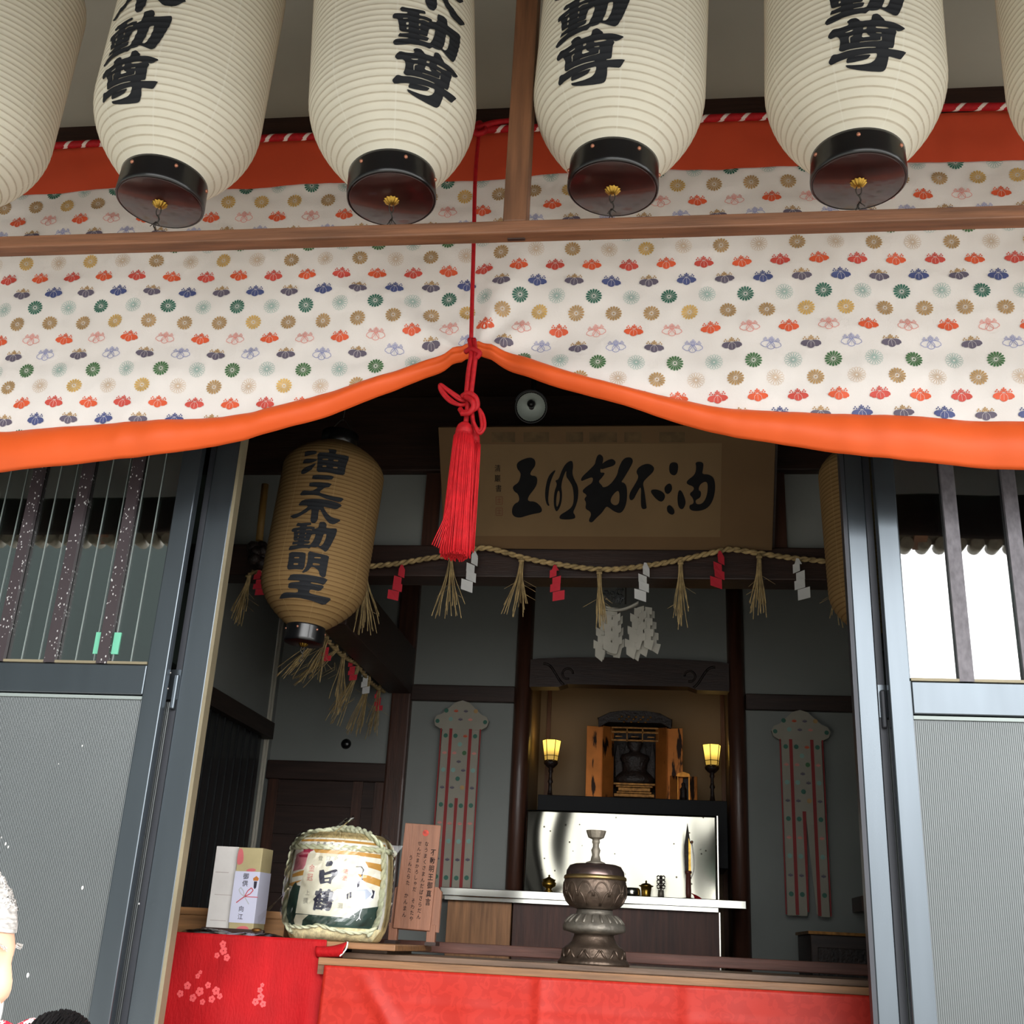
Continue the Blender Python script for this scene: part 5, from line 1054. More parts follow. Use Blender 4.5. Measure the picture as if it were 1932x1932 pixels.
cf = MB().grid(cloth_front, 220, 50).build('red_cloth', M['red_damask']); cf.modifiers.new('t', 'SOLIDIFY').thickness = .002
tag(cf, 'orange red damask cloth hung along the front of the low offering table', 'cloth')
lt_ = thing('side_table', 'small wooden table behind the left door leaf, carrying the straw-wrapped barrel', 'table', (-1.35, 4.1, .95))
loc_to(boxo('table_top', -2.0, -.83, 3.79, 4.42, 1.556, 1.576, M['table_edge'], lt_, bevel=.003), lt_)
loc_to(boxo('apron', -1.95, -1.075, 3.84, 4.38, 1.500, 1.556, M['worn_top'], lt_), lt_)
loc_to(boxo('rest_block', -1.0, -.88, 3.9, 4.3, 1.5455, 1.556, M['worn_top'], lt_), lt_)
for x in (-1.90, -1.12):
    for y in (3.9, 4.32): loc_to(boxo('table_leg', x - .03, x + .03, y - .03, y + .03, .95, 1.53, M['dark_wood_z'], lt_), lt_)
def velvet(u, v):
    x0, x1 = -1.96, -1.055 + .02 * v; x = x0 + (x1 - x0) * u; z = 1.5785 - .60 * v
    y = 3.783 - .008 * v - .02 * v * math.sin(x * 9 + 1) ** 2 - .02 * math.exp(-((x + 1.09) / .03) ** 2) * v + .005 * mnoise.noise(Vector((x * 9, z * 7, 5)))
    return Vector((x, y, z))
vm = MB().grid(velvet, 120, 50)
vm.grid(lambda u, v: Vector((-1.96 + .90 * u, 3.783 + .012 * v, 1.5785 + .0015 * math.sin(v * 3))), 60, 2)
p_ = [at(600, 1783, 3.775), at(655, 1776, 3.76), at(652, 1786, 3.755), at(640, 1803, 3.75), at(601, 1806, 3.77)]
def flap(u, v):
    a_ = at(596 + 60 * u, 1786 - 9 * u + 4 * math.sin(PI * u), 3.775 - .02 * u); b2 = at(598 + 44 * u + 3 * u, 1806 - 1 * u, 3.775 - .02 * u); q = a_.lerp(b2, v); q.y -= .012 * math.sin(PI * v); return q
vm.grid(flap, 14, 8)
flp = MB().tube(spline([at(656, 1777, 3.752), at(654, 1788, 3.748), at(648, 1797, 3.748), at(641, 1804, 3.75)], 6), .0028, 6)
vt_ = vm.build('red_velvet_cloth', M['red_velvet']); vt_.modifiers.new('t', 'SOLIDIFY').thickness = .002
tag(vt_, 'bright red crushed velvet cloth hung over the front of the side table', 'cloth')
flp.build('white_lining', M['white_paper'], vt_)
fw = MB()
for cx, cz, n, R in ((-1.50, 1.42, 5, .013), (-1.455, 1.405, 5, .015), (-1.43, 1.425, 5, .011), (-1.52, 1.395, 5, .012), (-1.475, 1.385, 5, .013), (-1.44, 1.375, 5, .010), (-1.40, 1.41, 5, .014), (-1.41, 1.385, 5, .012), (-1.385, 1.395, 5, .010), (-1.47, 1.45, 5, .009), (-1.463, 1.462, 5, .007), (-1.40, 1.55, 5, .012), (-1.395, 1.53, 5, .014), (-1.415, 1.515, 5, .010), (-1.38, 1.51, 5, .012), (-1.255, 1.42, 5, .010), (-1.25, 1.40, 5, .012), (-1.265, 1.385, 5, .012), (-1.24, 1.38, 5, .011), (-1.25, 1.435, 5, .007)):
    for k in range(n):
        a_ = 2 * PI * k / n + cx * 40; vs = []
        for q in range(9):
            b2 = 2 * PI * q / 9; x = cx + R * (.55 * math.cos(a_) + .42 * math.cos(b2)); z = cz + R * (.55 * math.sin(a_) + .42 * math.sin(b2)); v = (1.5785 - z) / .60; x0, x1 = -1.96, -1.055 + .02 * v
            p = velvet((x - x0) / (x1 - x0), v); p.y -= .0025; vs.append(p)
        fw.add(vs, [tuple(range(9))])
fw.build('woven_blossom', mat('pale woven thread', lin(228, 88, 90), .6), vt_)

# ================================================================== straw-wrapped sake barrel
bb = at(632, 1770, 3.97); BR = .180
br_ = thing('sake_barrel', 'straw-wrapped sake barrel with printed crane label, bound in pale rope, on the side table', 'barrel', (bb.x, 3.97, 1.5765)); br_.rotation_euler = (0, 0, .22)
BP = [(r * .955, z * 1.02) for r, z in [(.150, 0), (.160, .006), (.176, .035), (.185, .075), (.188, .14), (.187, .20), (.183, .26), (.176, .30), (.160, .327), (.140, .338), (.0, .340)]]
def brad(z):
    return float(np.interp(z, [p[1] for p in BP[:-1]], [p[0] for p in BP[:-1]]))
mb_ = MB(); mb_.lathe([(r, z) for r, z in BP], 72); mb_.build('straw_body', mat('woven straw mat', lin(206, 184, 132), .85, var=.2, scale=30, stretch=(3, 3, .5), bump=.3, bscale=60), br_)
def on_b(s, z, off=.0015): r = brad(z) + off; th = s / BR; return Vector((r * math.sin(th), -r * math.cos(th), z))
def bc(x, y): return (BR * math.asin(max(-1, min(1, (x - 955) / 655))), (1497 - y) * .000268)
art = MB(); mats_ = [mat('label white', lin(238, 234, 222), .6, var=.02), mat('label gold', lin(206, 152, 72), .5, var=.1), mat('label cream', lin(226, 220, 200), .6, var=.03, scale=20), mat('label green', lin(36, 62, 54), .6, var=.12, scale=14), mat('label rose', lin(206, 128, 140), .6, var=.2, scale=14), mat('label ink', lin(42, 40, 62), .6, var=.05), mat('label red', lin(214, 120, 116), .6), mat('crane white', lin(244, 244, 250), .6, var=.02), mat('label grey', lin(150, 146, 134), .6), mat('crane shade', lin(188, 196, 216), .6), mat('label crimson', lin(176, 52, 82), .6)]
def bl_(polys, m, off):
    for P in polys: art.rings([[bc(*q) for q in P]], lambda x, y: on_b(x, y, off), .02, m)
def blr(rings, m, off): art.rings([[bc(*q) for q in P] for P in rings], lambda x, y: on_b(x, y, off), .02, m)
art.rings([[(-.21, .036), (.20, .036), (.20, .322), (-.21, .322)]], lambda x, y: on_b(x, y, .0013), .012, 0)
bl_([[(400, 312), (1520, 322), (1520, 350), (400, 342)], [(600, 438), (1520, 455), (1520, 505), (640, 482)], [(1260, 555), (1500, 575), (1500, 665), (1300, 620)], [(1180, 708), (1300, 715), (1500, 770), (1500, 850), (1250, 790)], [(380, 740), (530, 690), (530, 752), (380, 780)], [(330, 860), (520, 808), (400, 885)]], 1, .0016)
bl_([[(390, 500), (560, 425), (570, 560), (510, 680), (380, 705)]], 4, .0017)
bl_([[(470, 440), (545, 420), (610, 452), (560, 475), (480, 480)], [(420, 510), (560, 500), (550, 540), (440, 535)]], 10, .0020)
bl_([[(320, 1130), (480, 1195), (1130, 1215), (1260, 1110), (1500, 1060), (1500, 1350), (320, 1350)], [(340, 1200), (350, 1100), (380, 950), (405, 875), (440, 830), (460, 872), (505, 880), (492, 1000), (482, 1195)]], 3, .0018)
bl_([[(480, 1212), (640, 1212), (565, 1275), (550, 1345), (462, 1345), (448, 1280)]], 2, .0021)
bl_([[(550, 490), (1190, 490), (1132, 1225), (475, 1200)]], 2, .0024)
bl_([[(800, 585), (850, 570), (876, 592), (862, 630), (800, 642), (785, 632)]], 5, .0031)
blr([[(720, 692), (770, 680), (790, 715), (850, 690), (920, 665), (946, 692), (940, 735), (905, 765), (880, 800), (872, 848), (830, 832), (750, 852), (735, 820), (722, 760)], [(785, 748), (860, 725), (882, 738), (868, 762), (790, 778)], [(795, 795), (850, 785), (846, 812), (798, 818)]], 5, .0031)
fnb = lambda x, y: on_b(x, y, .0031)
def gl_(ch, x, y, hpx, m, bold=.0, w=1.0, skew=0.0):
    s, z = bc(x, y); glyph(art, ch, s, z, hpx * .000268, fnb, m, bold, w, skew, .3)
for dx_, dy_ in ((0, 0), (9, 0), (-9, 0), (0, 7), (0, -7), (6, 5), (-6, -5)): gl_('鶴', 800 + dx_, 1030 + dy_, 262, 5, .0, .98, .12)
for k, ch in enumerate('金冠'): gl_(ch, 622 - 8 * k, 665 + 112 * k, 92, 6, .0, 1.0)
for k, ch in enumerate('登録商標'): gl_(ch, 715 + 96 * k, 545, 62, 8, .0, 1.1)
for k, ch in enumerate('日本酒'): gl_(ch, 655 + 82 * k, 366, 40, 5, .0, 1.3)
for k, ch in enumerate('清酒'): gl_(ch, 1035 - 6 * k, 690 + 80 * k, 66, 6)
gl_('上', 605, 955, 70, 8); gl_('撰', 590, 1050, 74, 8, .01); gl_('灘', 1010, 1090, 70, 8)
bl_([[(1130, 960), (1160, 850), (1180, 785), (1235, 770), (1275, 800), (1290, 850), (1400, 900), (1400, 960), (1360, 1020), (1280, 1062), (1150, 1100), (1075, 1068), (1140, 1000)], [(1000, 882), (1140, 850), (1160, 935), (1060, 912)]], 7, .0036)
bl_([[(1180, 900), (1300, 880), (1360, 930), (1300, 1000), (1200, 1010)]], 9, .0040)
bl_([[(1180, 800), (1212, 785), (1205, 855), (1182, 870)], [(1070, 955), (1092, 935), (1092, 1010), (1078, 1010)], [(1100, 930), (1125, 918), (1128, 985), (1108, 1000)], [(1355, 880), (1392, 892), (1380, 985), (1350, 975), (1372, 930)]], 5, .0042)
for P, w_, m_ in (([(1236, 775), (1228, 705), (1244, 655), (1214, 620)], 13, 5), ([(1170, 1080), (1164, 1180), (1135, 1200)], 9, 7), ([(1164, 1180), (1195, 1195)], 7, 7), ([(1310, 1075), (1260, 1110), (1245, 1180), (1245, 1215), (1215, 1250)], 9, 7), ([(1245, 1215), (1262, 1240)], 7, 7), ([(1150, 625), (1214, 618)], 7, 5)):
    bl_(stroke(P, w_), m_, .0040)
art.build('printed_label', mats_, br_)
M['straw_rope'] = M['straw_green']
def rope2(pts, r, name, n=26, tw=.03):
    path = spline(pts, 10)
    mb2 = MB()
    for s in range(2):
        P = []; acc = 0
        for i, p in enumerate(path):
            if i: acc += (p - path[i - 1]).length
            t = (path[min(i + 1, len(path) - 1)] - path[max(i - 1, 0)]).normalized(); n1 = t.orthogonal().normalized() if abs(t.z) > .9 else t.cross(Vector((0, 0, 1))).normalized(); b2 = t.cross(n1); a_ = acc / tw * PI + s * PI
            P.append(p + (n1 * math.cos(a_) + b2 * math.sin(a_)) * r * .55)
        mb2.tube(P, r * .72, 6)
    return mb2.build(name, M['straw_green'], br_)
def bpt(s, z, off=.008): return on_b(s, z, off)
rope2([bpt(k * 2 * PI * BR / 20,   .292, .006) for k in range(21)], .008, 'hoop_rope')
for s0, k1 in ((-.222, -1), (.160, 1)):
    rope2([bpt(s0 * .80, .02, .006), bpt(s0 * .96, .06, .008), bpt(s0 * 1.0, .12, .008), bpt(s0 * 1.02, .20, .008), bpt(s0 * 1.0, .28, .008), bpt(s0 * .92, .312, .008), bpt(s0 * .68, .338, .010), (k1 * .055, -.09, .350), (k1 * .02, -.04, .360), (0, -.01, .364)], .0088, 'side_rope')
for s0, k1 in ((-.40, -1), (.36, 1)):
    rope2([bpt(s0, .02, .006), bpt(s0, .14, .008), bpt(s0, .28, .008), bpt(s0, .325, .01), (k1 * .07, .04, .350), (0, -.005, .360)], .0088, 'side_rope')
rope2([bpt(*bc(x, y), .006) for x, y in ((330, 1310), (420, 1345), (560, 1358), (680, 1342), (785, 1322), (880, 1350), (1040, 1375), (1200, 1392), (1400, 1372))], .0055, 'foot_rope')
tp_ = rope2([(-.06, -.10, .346), (-.02, -.03, .362), (.01, .0, .368), (.05, -.02, .362), (.09, -.06, .346)], .0105, 'top_rope')
sw_ = MB()
for k in range(60):
    s = random.uniform(-.17, .17); z = random.choice((random.uniform(0, .03), random.uniform(.315, .340))) ; p = on_b(s, z, .003); a_ = random.uniform(-1, 1); sw_.tube([p, p + Vector((random.uniform(-.012, .012), -.004, random.uniform(-.012, .02)))], .0007, 4)
sf_ = MB()
for k in range(90):
    s = -.19 + .38 * k / 89; sf_.tube([on_b(s * .92, .004, .002), on_b(s, .042, .004)], .0024, 4)
sf_.build('straw_skirt', mat('straw skirt', lin(226, 214, 170), .85, var=.2, scale=60), br_)
sw_.build('straw_fringe', mat('straw ends', lin(226, 214, 170), .85, var=.2, scale=60), br_)
cel = MB()
def wrapf(u, v):
    s = (-.22 + .44 * u); z = .05 + .30 * v; off = .018 + .010 * mnoise.noise(Vector((u * 6, v * 5, 3))) + .006 * abs(mnoise.noise(Vector((u * 14, v * 11, 8)))); return on_b(s, z, off)
cel.grid(wrapf, 40, 30, smooth=False)
cel.grid(lambda u, v: Vector((-.03 + .028 * u - .02 * (1 - v) + .03 * v, -.10 + .012 * math.sin(u * 6),   .345 + .045 * v + .006 * math.sin(u * 9))), 8, 6, smooth=False)
cel.tube([(.0, -.10, .382), (.018, -.10, .392), (.03, -.10, .398)], [.006, .004, .008], 6)
cel.grid(lambda u, v: Vector((-.165 - .085 * v + .015 * u * (1 - v), -.11 - .03 * u, .16 - .125 * v + .028 * u * v)), 6, 10, smooth=False)
cel.grid(lambda u, v: Vector((.165 + .040 * u * v, -.08, .26 + .055 * v)), 4, 4, smooth=False)
cel.build('cellophane_wrap', M['film'], br_)

# ================================================================== boxes and small things on the side table
def facebox(name, label, cat, A, B_, C_, top, Y0, depth_vec, mats_):
    pass
wb0, wb1, wt = at(388, 1748, 4.02), at(431, 1749, 4.02), at(406, 1596, 4.02).z
pb = thing('paper_box', 'upright white paper-wrapped box standing left of the patterned gift box', 'box', ((wb0.x + wb1.x) / 2, 4.06, 1.5765))
bw_ = (wb1.x - wb0.x) / 2
boxo('wrapped_box', -bw_, bw_, -.04, .04, 0, wt - 1.5765, mat('creased white wrap', lin(222, 218, 214), .7, var=.06, scale=8, bump=.2, bscale=20), pb, bevel=.002)
cr = MB(); H_ = wt - 1.5765
for z, x0, x1 in ((.045, -.7, .7), (.13, -.6, .9), (.205, -.8, .4)): cr.box(x0 * bw_, x1 * bw_, -.0406, -.040, z, z + .0025)
cr.build('fold_crease', mat('crease shade', lin(196, 186, 182), .8), pb)
gf0, gf1, gt = at(430, 1750, 4.0), at(481, 1751, 4.0), at(466, 1599, 4.0).z
gb = thing('gift_box', 'upright patterned gift box with a white offering slip and printed bow', 'box', ((gf0.x + gf1.x) / 2 + .002, 4.045, 1.5765)); gw = (gf1.x - gf0.x) / 2 - .002; gh_ = gt - 1.5765; gb.rotation_euler = (0, 0, -.10)
GM = [mat('gift wrap olive', lin(190, 176, 132), .6, var=.06, scale=12), mat('gift wrap rose', lin(226, 118, 122), .6, var=.08), mat('offering slip', lin(214, 216, 238), .7, var=.02), mat('slip ink', lin(52, 50, 66), .7), mat('slip bow red', lin(214, 92, 104), .6), mat('slip bow pale', lin(196, 200, 204), .6), mat('slip gold', lin(206, 130, 60), .6)]
boxo('wrapped_box', -gw, gw, -.045, .045, 0, gh_, GM[0], gb, bevel=.002)
ft = lambda x, y, o_=.0012: Vector((x, -.045 - o_, y))
for P_ in ([(-gw, .232), (-gw + .02, .235), (-gw + .026, .25), (-gw + .018, gh_ - .004), (-gw, gh_ - .004)], [(-.012, .212), (.03, .212), (.03, .222), (.005, .223)], [(-.02, .005), (.03, .005), (.032, .028), (.01, .034), (-.018, .026)]):
    gm = MB(); gm.rings([soften(P_, 2)], ft, 0, 0); gm.build('wrap_blossom', GM[1], gb)
sl = MB().box(-gw - .0008, gw + .0012, -.0462, .0455, .042, .212, 2); f2 = lambda x, y: ft(x, y, .0022)
for i, ch in enumerate('御供'): glyph(sl, ch, -.004, .196 - i * .024, .022, f2, 3, .012)
for i, ch in enumerate('向江'): glyph(sl, ch, -.006, .088 - i * .026, .020, f2, 3, .008)
for P in stroke([(0, .128), (-.006, .146), (-.018, .158), (-.024, .150), (-.016, .138), (0, .128), (.012, .114), (.02, .104)], .003): sl.rings([P], f2, 0, 5)
for P in stroke([(0, .128), (.010, .148), (.022, .158), (.030, .150), (.020, .138), (0, .128), (-.014, .118), (-.028, .107)], .0036) + stroke([(0, .128), (.05, .128)], .0025): sl.rings([P], f2, 0, 4)
sl.rings([[(.024, .190), (.036, .198), (.046, .190), (.044, .182), (.026, .182)]], f2, 0, 6); sl.rings([[(.029, .180), (.041, .180), (.040, .160), (.035, .154), (.030, .160)]], f2, 0, 3)
sl.build('offering_slip', GM, gb)
ob0, ob1 = at(350, 1740, 4.22), at(562, 1722, 4.22)
ob = thing('wooden_box', 'low pale wooden box lying behind the two upright boxes', 'box', (-1.545, 4.27, 1.5765))
boxo('box_body', -.205, .205, -.05, .08, 0, .062, wood('pale box wood', lin(178, 130, 84), 'x'), ob, bevel=.002); boxo('box_lid', -.21, .21, -.055, .085, .062, .088, bpy.data.materials['pale box wood'], ob, bevel=.002)
def packet(label, px0, px1, py, Y, h, m, name='plastic_packet', cat='packet', z=1.5765):
    a_, c_ = at(px0, py, Y), at(px1, py, Y); t = thing(name, label, cat, ((a_.x + c_.x) / 2, Y, z)); L = (c_.x - a_.x) / 2
    MB().grid(lambda u, v: Vector((L * (2 * u - 1), (.035 + .01 * math.sin(u * 9)) * (2 * v - 1), .002 + h * math.sin(PI * v) * (.5 + .5 * math.sin(PI * u)) * (1 + .3 * mnoise.noise(Vector((u * 9, v * 7, L)))))), 20, 10, smooth=False).build('wrapper', M['plastic'], t)
    MB().box(-L * .85, L * .85, -.02, .02, .001, .002 + h * .35, M=Matrix.Identity(4)).build('contents', m, t, bevel=.002); return t
M['brown_stuff'] = mat('brown contents', lin(86, 66, 58), .6, var=.3, scale=40)
packet('long flat plastic packet lying before the white paper box', 349, 440, 1755, 3.90, .016, mat('pale contents', lin(150, 146, 142), .6, var=.2, scale=30))
packet('small clear plastic packet with brown contents before the gift box', 436, 490, 1763, 3.87, .010, M['brown_stuff'])
packet('crumpled clear plastic packet at the foot of the barrel', 474, 530, 1764, 3.86, .011, M['brown_stuff'])
fan = thing('folded_fan', 'dark folded fan lying across the plastic packets before the gift box', 'fan', (at(440, 1750, 3.93).x, 3.93, 1.593))
MB().box(-.11, .11, -.012, .012, -.008, .006).build('fan_sticks', M['dark_wood'], fan, bevel=.004); MB().ball((.085, -.004, .004), (.02, .014, .008), 12).build('gilt_tie', M['gold_dull'], fan)

# ================================================================== wooden mantra board
M['board'] = wood('reddish board', lin(150, 102, 78), 'z', .55, var=.12)
mbx0, mbx1 = at(735, 1753, 4.3), at(815, 1755, 4.3)
ms_ = thing('mantra_board', 'upright reddish wooden board with handwritten mantra and a red seal, right of the barrel', 'sign', ((mbx0.x + mbx1.x) / 2, 4.3, 1.576))
bwid = (mbx1.x - mbx0.x) / 2; btop = at(790, 1554, 4.3).z - 1.576; bbot = at(775, 1754, 4.3).z - 1.576; bsh = at(800, 1672, 4.3).z - 1.576
tl = Matrix.Translation((.004, 0, 0)) @ Matrix.Rotation(.03, 4, 'Y') @ Matrix.Rotation(-.05, 4, 'X')
MB().box(-bwid + .008, bwid - .012, -.012, .0, bbot, btop, M=tl).build('front_board', M['board'], ms_, bevel=.002)
MB().prism([(-bwid - .004, bbot), (-bwid - .004, bsh - .012), (-bwid + .014, bsh), (bwid, bsh), (bwid + .016, bsh - .014), (bwid + .016, bbot), ], .014, lambda v: tl @ (v + Vector((0, .002, 0)))).build('back_board', M['board'], ms_, bevel=.002)
for x in (-bwid + .012, bwid - .004): MB().box(x - .016, x + .016, 0, .03, 0, bbot + .02).build('foot', M['board'], ms_, bevel=.002)
for x in (-bwid + .012, bwid + .002): MB().box(x - .02, x + .02, -.03, .05, 0, .012).build('foot_block', M['dark_wood'], ms_)
wm = MB(); fb = lambda x, y: tl @ Vector((x, -.0128, y))
for s, cx, yt, h, pc in (('不動明王御真言', bwid - .030, btop - .088, .026, 1.12), ('なうまくさまんだばさらだん', bwid - .058, btop - .062, .019, 1.13), ('せんだまかろしゃだ そわたや', bwid - .085, btop - .062, .018, 1.14), ('うんたらた かんまん', bwid - .113, btop - .115, .019, 1.18)):
    column(wm, s, cx, yt, h, fb, 0, .012, pc, .8)
wm.build('handwriting', M['ink_dark'], ms_)
sl2 = MB(); sl2.rings([circ(.012, btop - .032, .012, 12)], fb, 0); sl2.build('red_seal', mat('vermilion seal', lin(206, 70, 52), .6, var=.3, scale=90), ms_)

# ================================================================== bronze urn
ur = thing('bronze_urn', 'lidded bronze urn with lotus petals on a tiered foot, on the low offering table', 'urn', (at(1120, 1800, 4.0).x, 4.0, 1.545))
k_ = .2455 / (at(1118, 1640, 4.0).z - 1.545) if False else 1.0
def UZ(py): return at(1118, py, 4.0).z - 1.545
def UR(w): return w / 2 * 3.76 / FPX
z = UZ
MB().lathe([(UR(133), 0), (UR(134), .006), (UR(128), .014), (UR(120), .020), (UR(116), .026), (UR(112), .048), (UR(108), .054), (UR(96), .060), (UR(82), .072), (UR(80), .080), (UR(76), .086), (UR(74), z(1763))], 56).build('foot', M['bronze'], ur)
lf = MB()
for k in range(12):
    a_ = 2 * PI * k / 12
    for s_ in (-1, 1):
        P = [(a_ + s_ * .06, .020), (a_ + s_ * .16, .032), (a_ + s_ * .24, .046)]
        lf.tube([(UR(118) * math.cos(q) * (1 - .9 * (zz - .02)), UR(118) * math.sin(q) * (1 - .9 * (zz - .02)), zz) for q, zz in P], .004, 6)
lf.build('foot_relief', M['bronze'], ur)
z0 = z(1763)
MB().lathe([(UR(74), z0), (UR(90), z0 + .004), (UR(116), z0 + .010), (UR(118), z0 + .018), (UR(116), z0 + .030), (UR(106), z0 + .038), (UR(86), z0 + .056), (UR(72), z(1726)), (UR(68), z(1722)), (UR(68), z(1717))], 64).build('tiered_base', M['tier'], ur)
pt2 = MB()
for k in range(20):
    a_ = 2 * PI * k / 20; pt2.tube([(UR(w) * math.cos(a_), UR(w) * math.sin(a_), zz) for w, zz in ((112, z0 + .034), (100, z0 + .046), (84, z0 + .058), (73, z(1727)))], [.004, .005, .004, .002], 6)
pt2.build('base_petal', M['tier'], ur)
zb_, zm_, zr_ = z(1717), z(1690), z(1660)
MB().lathe([(UR(60), zb_), (UR(90), zb_ + .008), (UR(108), zb_ + .022), (UR(118), zb_ + .045), (UR(120), zm_ + .01), (UR(118), zr_ - .006), (UR(114), zr_ + .002), (UR(100), zr_ + .004)], 64).build('bowl', M['bronze'], ur)
bpt_ = MB()
for row, (zz, hh, off) in enumerate(((zb_ + .012, .045, 0), (zb_ + .040, .045, .5))):
    for k in range(12):
        a_ = 2 * PI * (k + off) / 12; P = []
        for q in np.linspace(0, PI, 11):
            aa = a_ + .235 * math.cos(q); h_ = zz + hh * (math.sin(q)) ; rr = float(np.interp(h_, [zb_, zb_ + .008, zb_ + .022, zb_ + .045, zm_ + .01, zr_], [UR(60), UR(90), UR(108), UR(118), UR(120), UR(118)])); P.append((rr * math.cos(aa), rr * math.sin(aa), h_))
        bpt_.tube(P, .0028, 6)
bpt_.build('lotus_petal', M['bronze'], ur)
zl = z(1658); MB().lathe([(UR(118), zl - .004), (UR(120), zl), (UR(118), zl + .007), (UR(112), zl + .010)], 64).build('gilt_rim', mat('dull gold rim', lin(170, 146, 100), .35, .9), ur)
MB().lathe([(UR(112), zl + .008), (UR(110), zl + .024), (UR(98), z(1634)), (UR(80), z(1631)), (UR(34), z(1629)), (0, z(1628))], 64, cap=False).build('lid', M['bronze_lid'], ur)
zk = z(1630); MB().lathe([(UR(40), zk), (UR(36), zk + .005), (UR(20), zk + .010), (UR(17), zk + .022), (UR(14), zk + .030), (UR(18), zk + .045), (UR(12), zk + .056), (UR(12), zk + .066), (UR(15), zk + .070), (UR(14), zk + .080)], 32).build('knob_stem', M['stone_grey'], ur)
zc_ = zk + .080; MB().lathe([(UR(14), zc_), (UR(30), zc_ + .006), (UR(36), zc_ + .020), (UR(39), z(1567)), (UR(36), z(1567)), (UR(30), zc_ + .014), (0, zc_ + .012)], 12, cap=False, smooth=False).build('finial_cup', M['stone_grey'], ur)

# ================================================================== people at the left edge
def skinned(name, joints, edges, mat_, parent, sub=2):
    me = bpy.data.meshes.new(name); me.from_pydata([j[0] for j in joints], edges, []); me.materials.append(mat_)
    o = bpy.data.objects.new(name, me); COL.objects.link(o); o.parent = parent
    md = o.modifiers.new('skin', 'SKIN'); md.use_smooth_shade = True
    for i, j in enumerate(joints):
        r = j[1] if isinstance(j[1], tuple) else (j[1], j[1]); me.skin_vertices[0].data[i].radius = r
    me.skin_vertices[0].data[0].use_root = True
    ss_ = o.modifiers.new('sub', 'SUBSURF'); ss_.levels = sub; ss_.render_levels = sub; return o
def head_mesh(s=1.0):
    """face looks along +x; origin at the middle of the head"""
    nu, nv = 48, 40; mb2 = MB()
    def f(u, v):
        a_ = 2 * PI * u; t = PI * v; x, y, z_ = math.sin(t) * math.cos(a_), math.sin(t) * math.sin(a_), math.cos(t)
        X, Y_, Z = .098 * x, .076 * y, .118 * z_
        if z_ < 0: k = 1 + .30 * z_; Y_ *= k; X *= (1 + .10 * z_)
        if x > 0:
            Z0 = Z
            X += .020 * math.exp(-((Y_ / .012) ** 2)) * math.exp(-((Z0 + .022) / .022) ** 2) + .010 * math.exp(-((Y_ / .011) ** 2)) * math.exp(-((Z0 - .005) / .02) ** 2)   # nose
            X += .006 * math.exp(-((Z0 - .034) / .012) ** 2) * max(0, 1 - abs(Y_) / .06)                                              # brow
            for sy in (-1, 1): X -= .011 * math.exp(-(((Y_ - sy * .031) / .017) ** 2)) * math.exp(-((Z0 - .012) / .013) ** 2)        # eye hollows
            X += .006 * math.exp(-((Y_ / .022) ** 2)) * math.exp(-((Z0 + .062) / .008) ** 2) + .005 * math.exp(-((Y_ / .02) ** 2)) * math.exp(-((Z0 + .076) / .006) ** 2)   # lips
            X += .010 * math.exp(-((Y_ / .025) ** 2)) * math.exp(-((Z0 + .103) / .012) ** 2)                                          # chin
        return Vector((X * s, Y_ * s, Z * s))
    mb2.grid(f, nu, nv, closed=True)
    for sy in (-1, 1):                                                                                                           # ears
        mb2.tube(spline([(-.008, sy * .073, -.03), (-.018, sy * .082, -.015), (-.022, sy * .088, .010), (-.012, sy * .088, .024), (.0, sy * .080, .018), (.002, sy * .075, .0)], 5), [.006] * 26, 6)
    return mb2
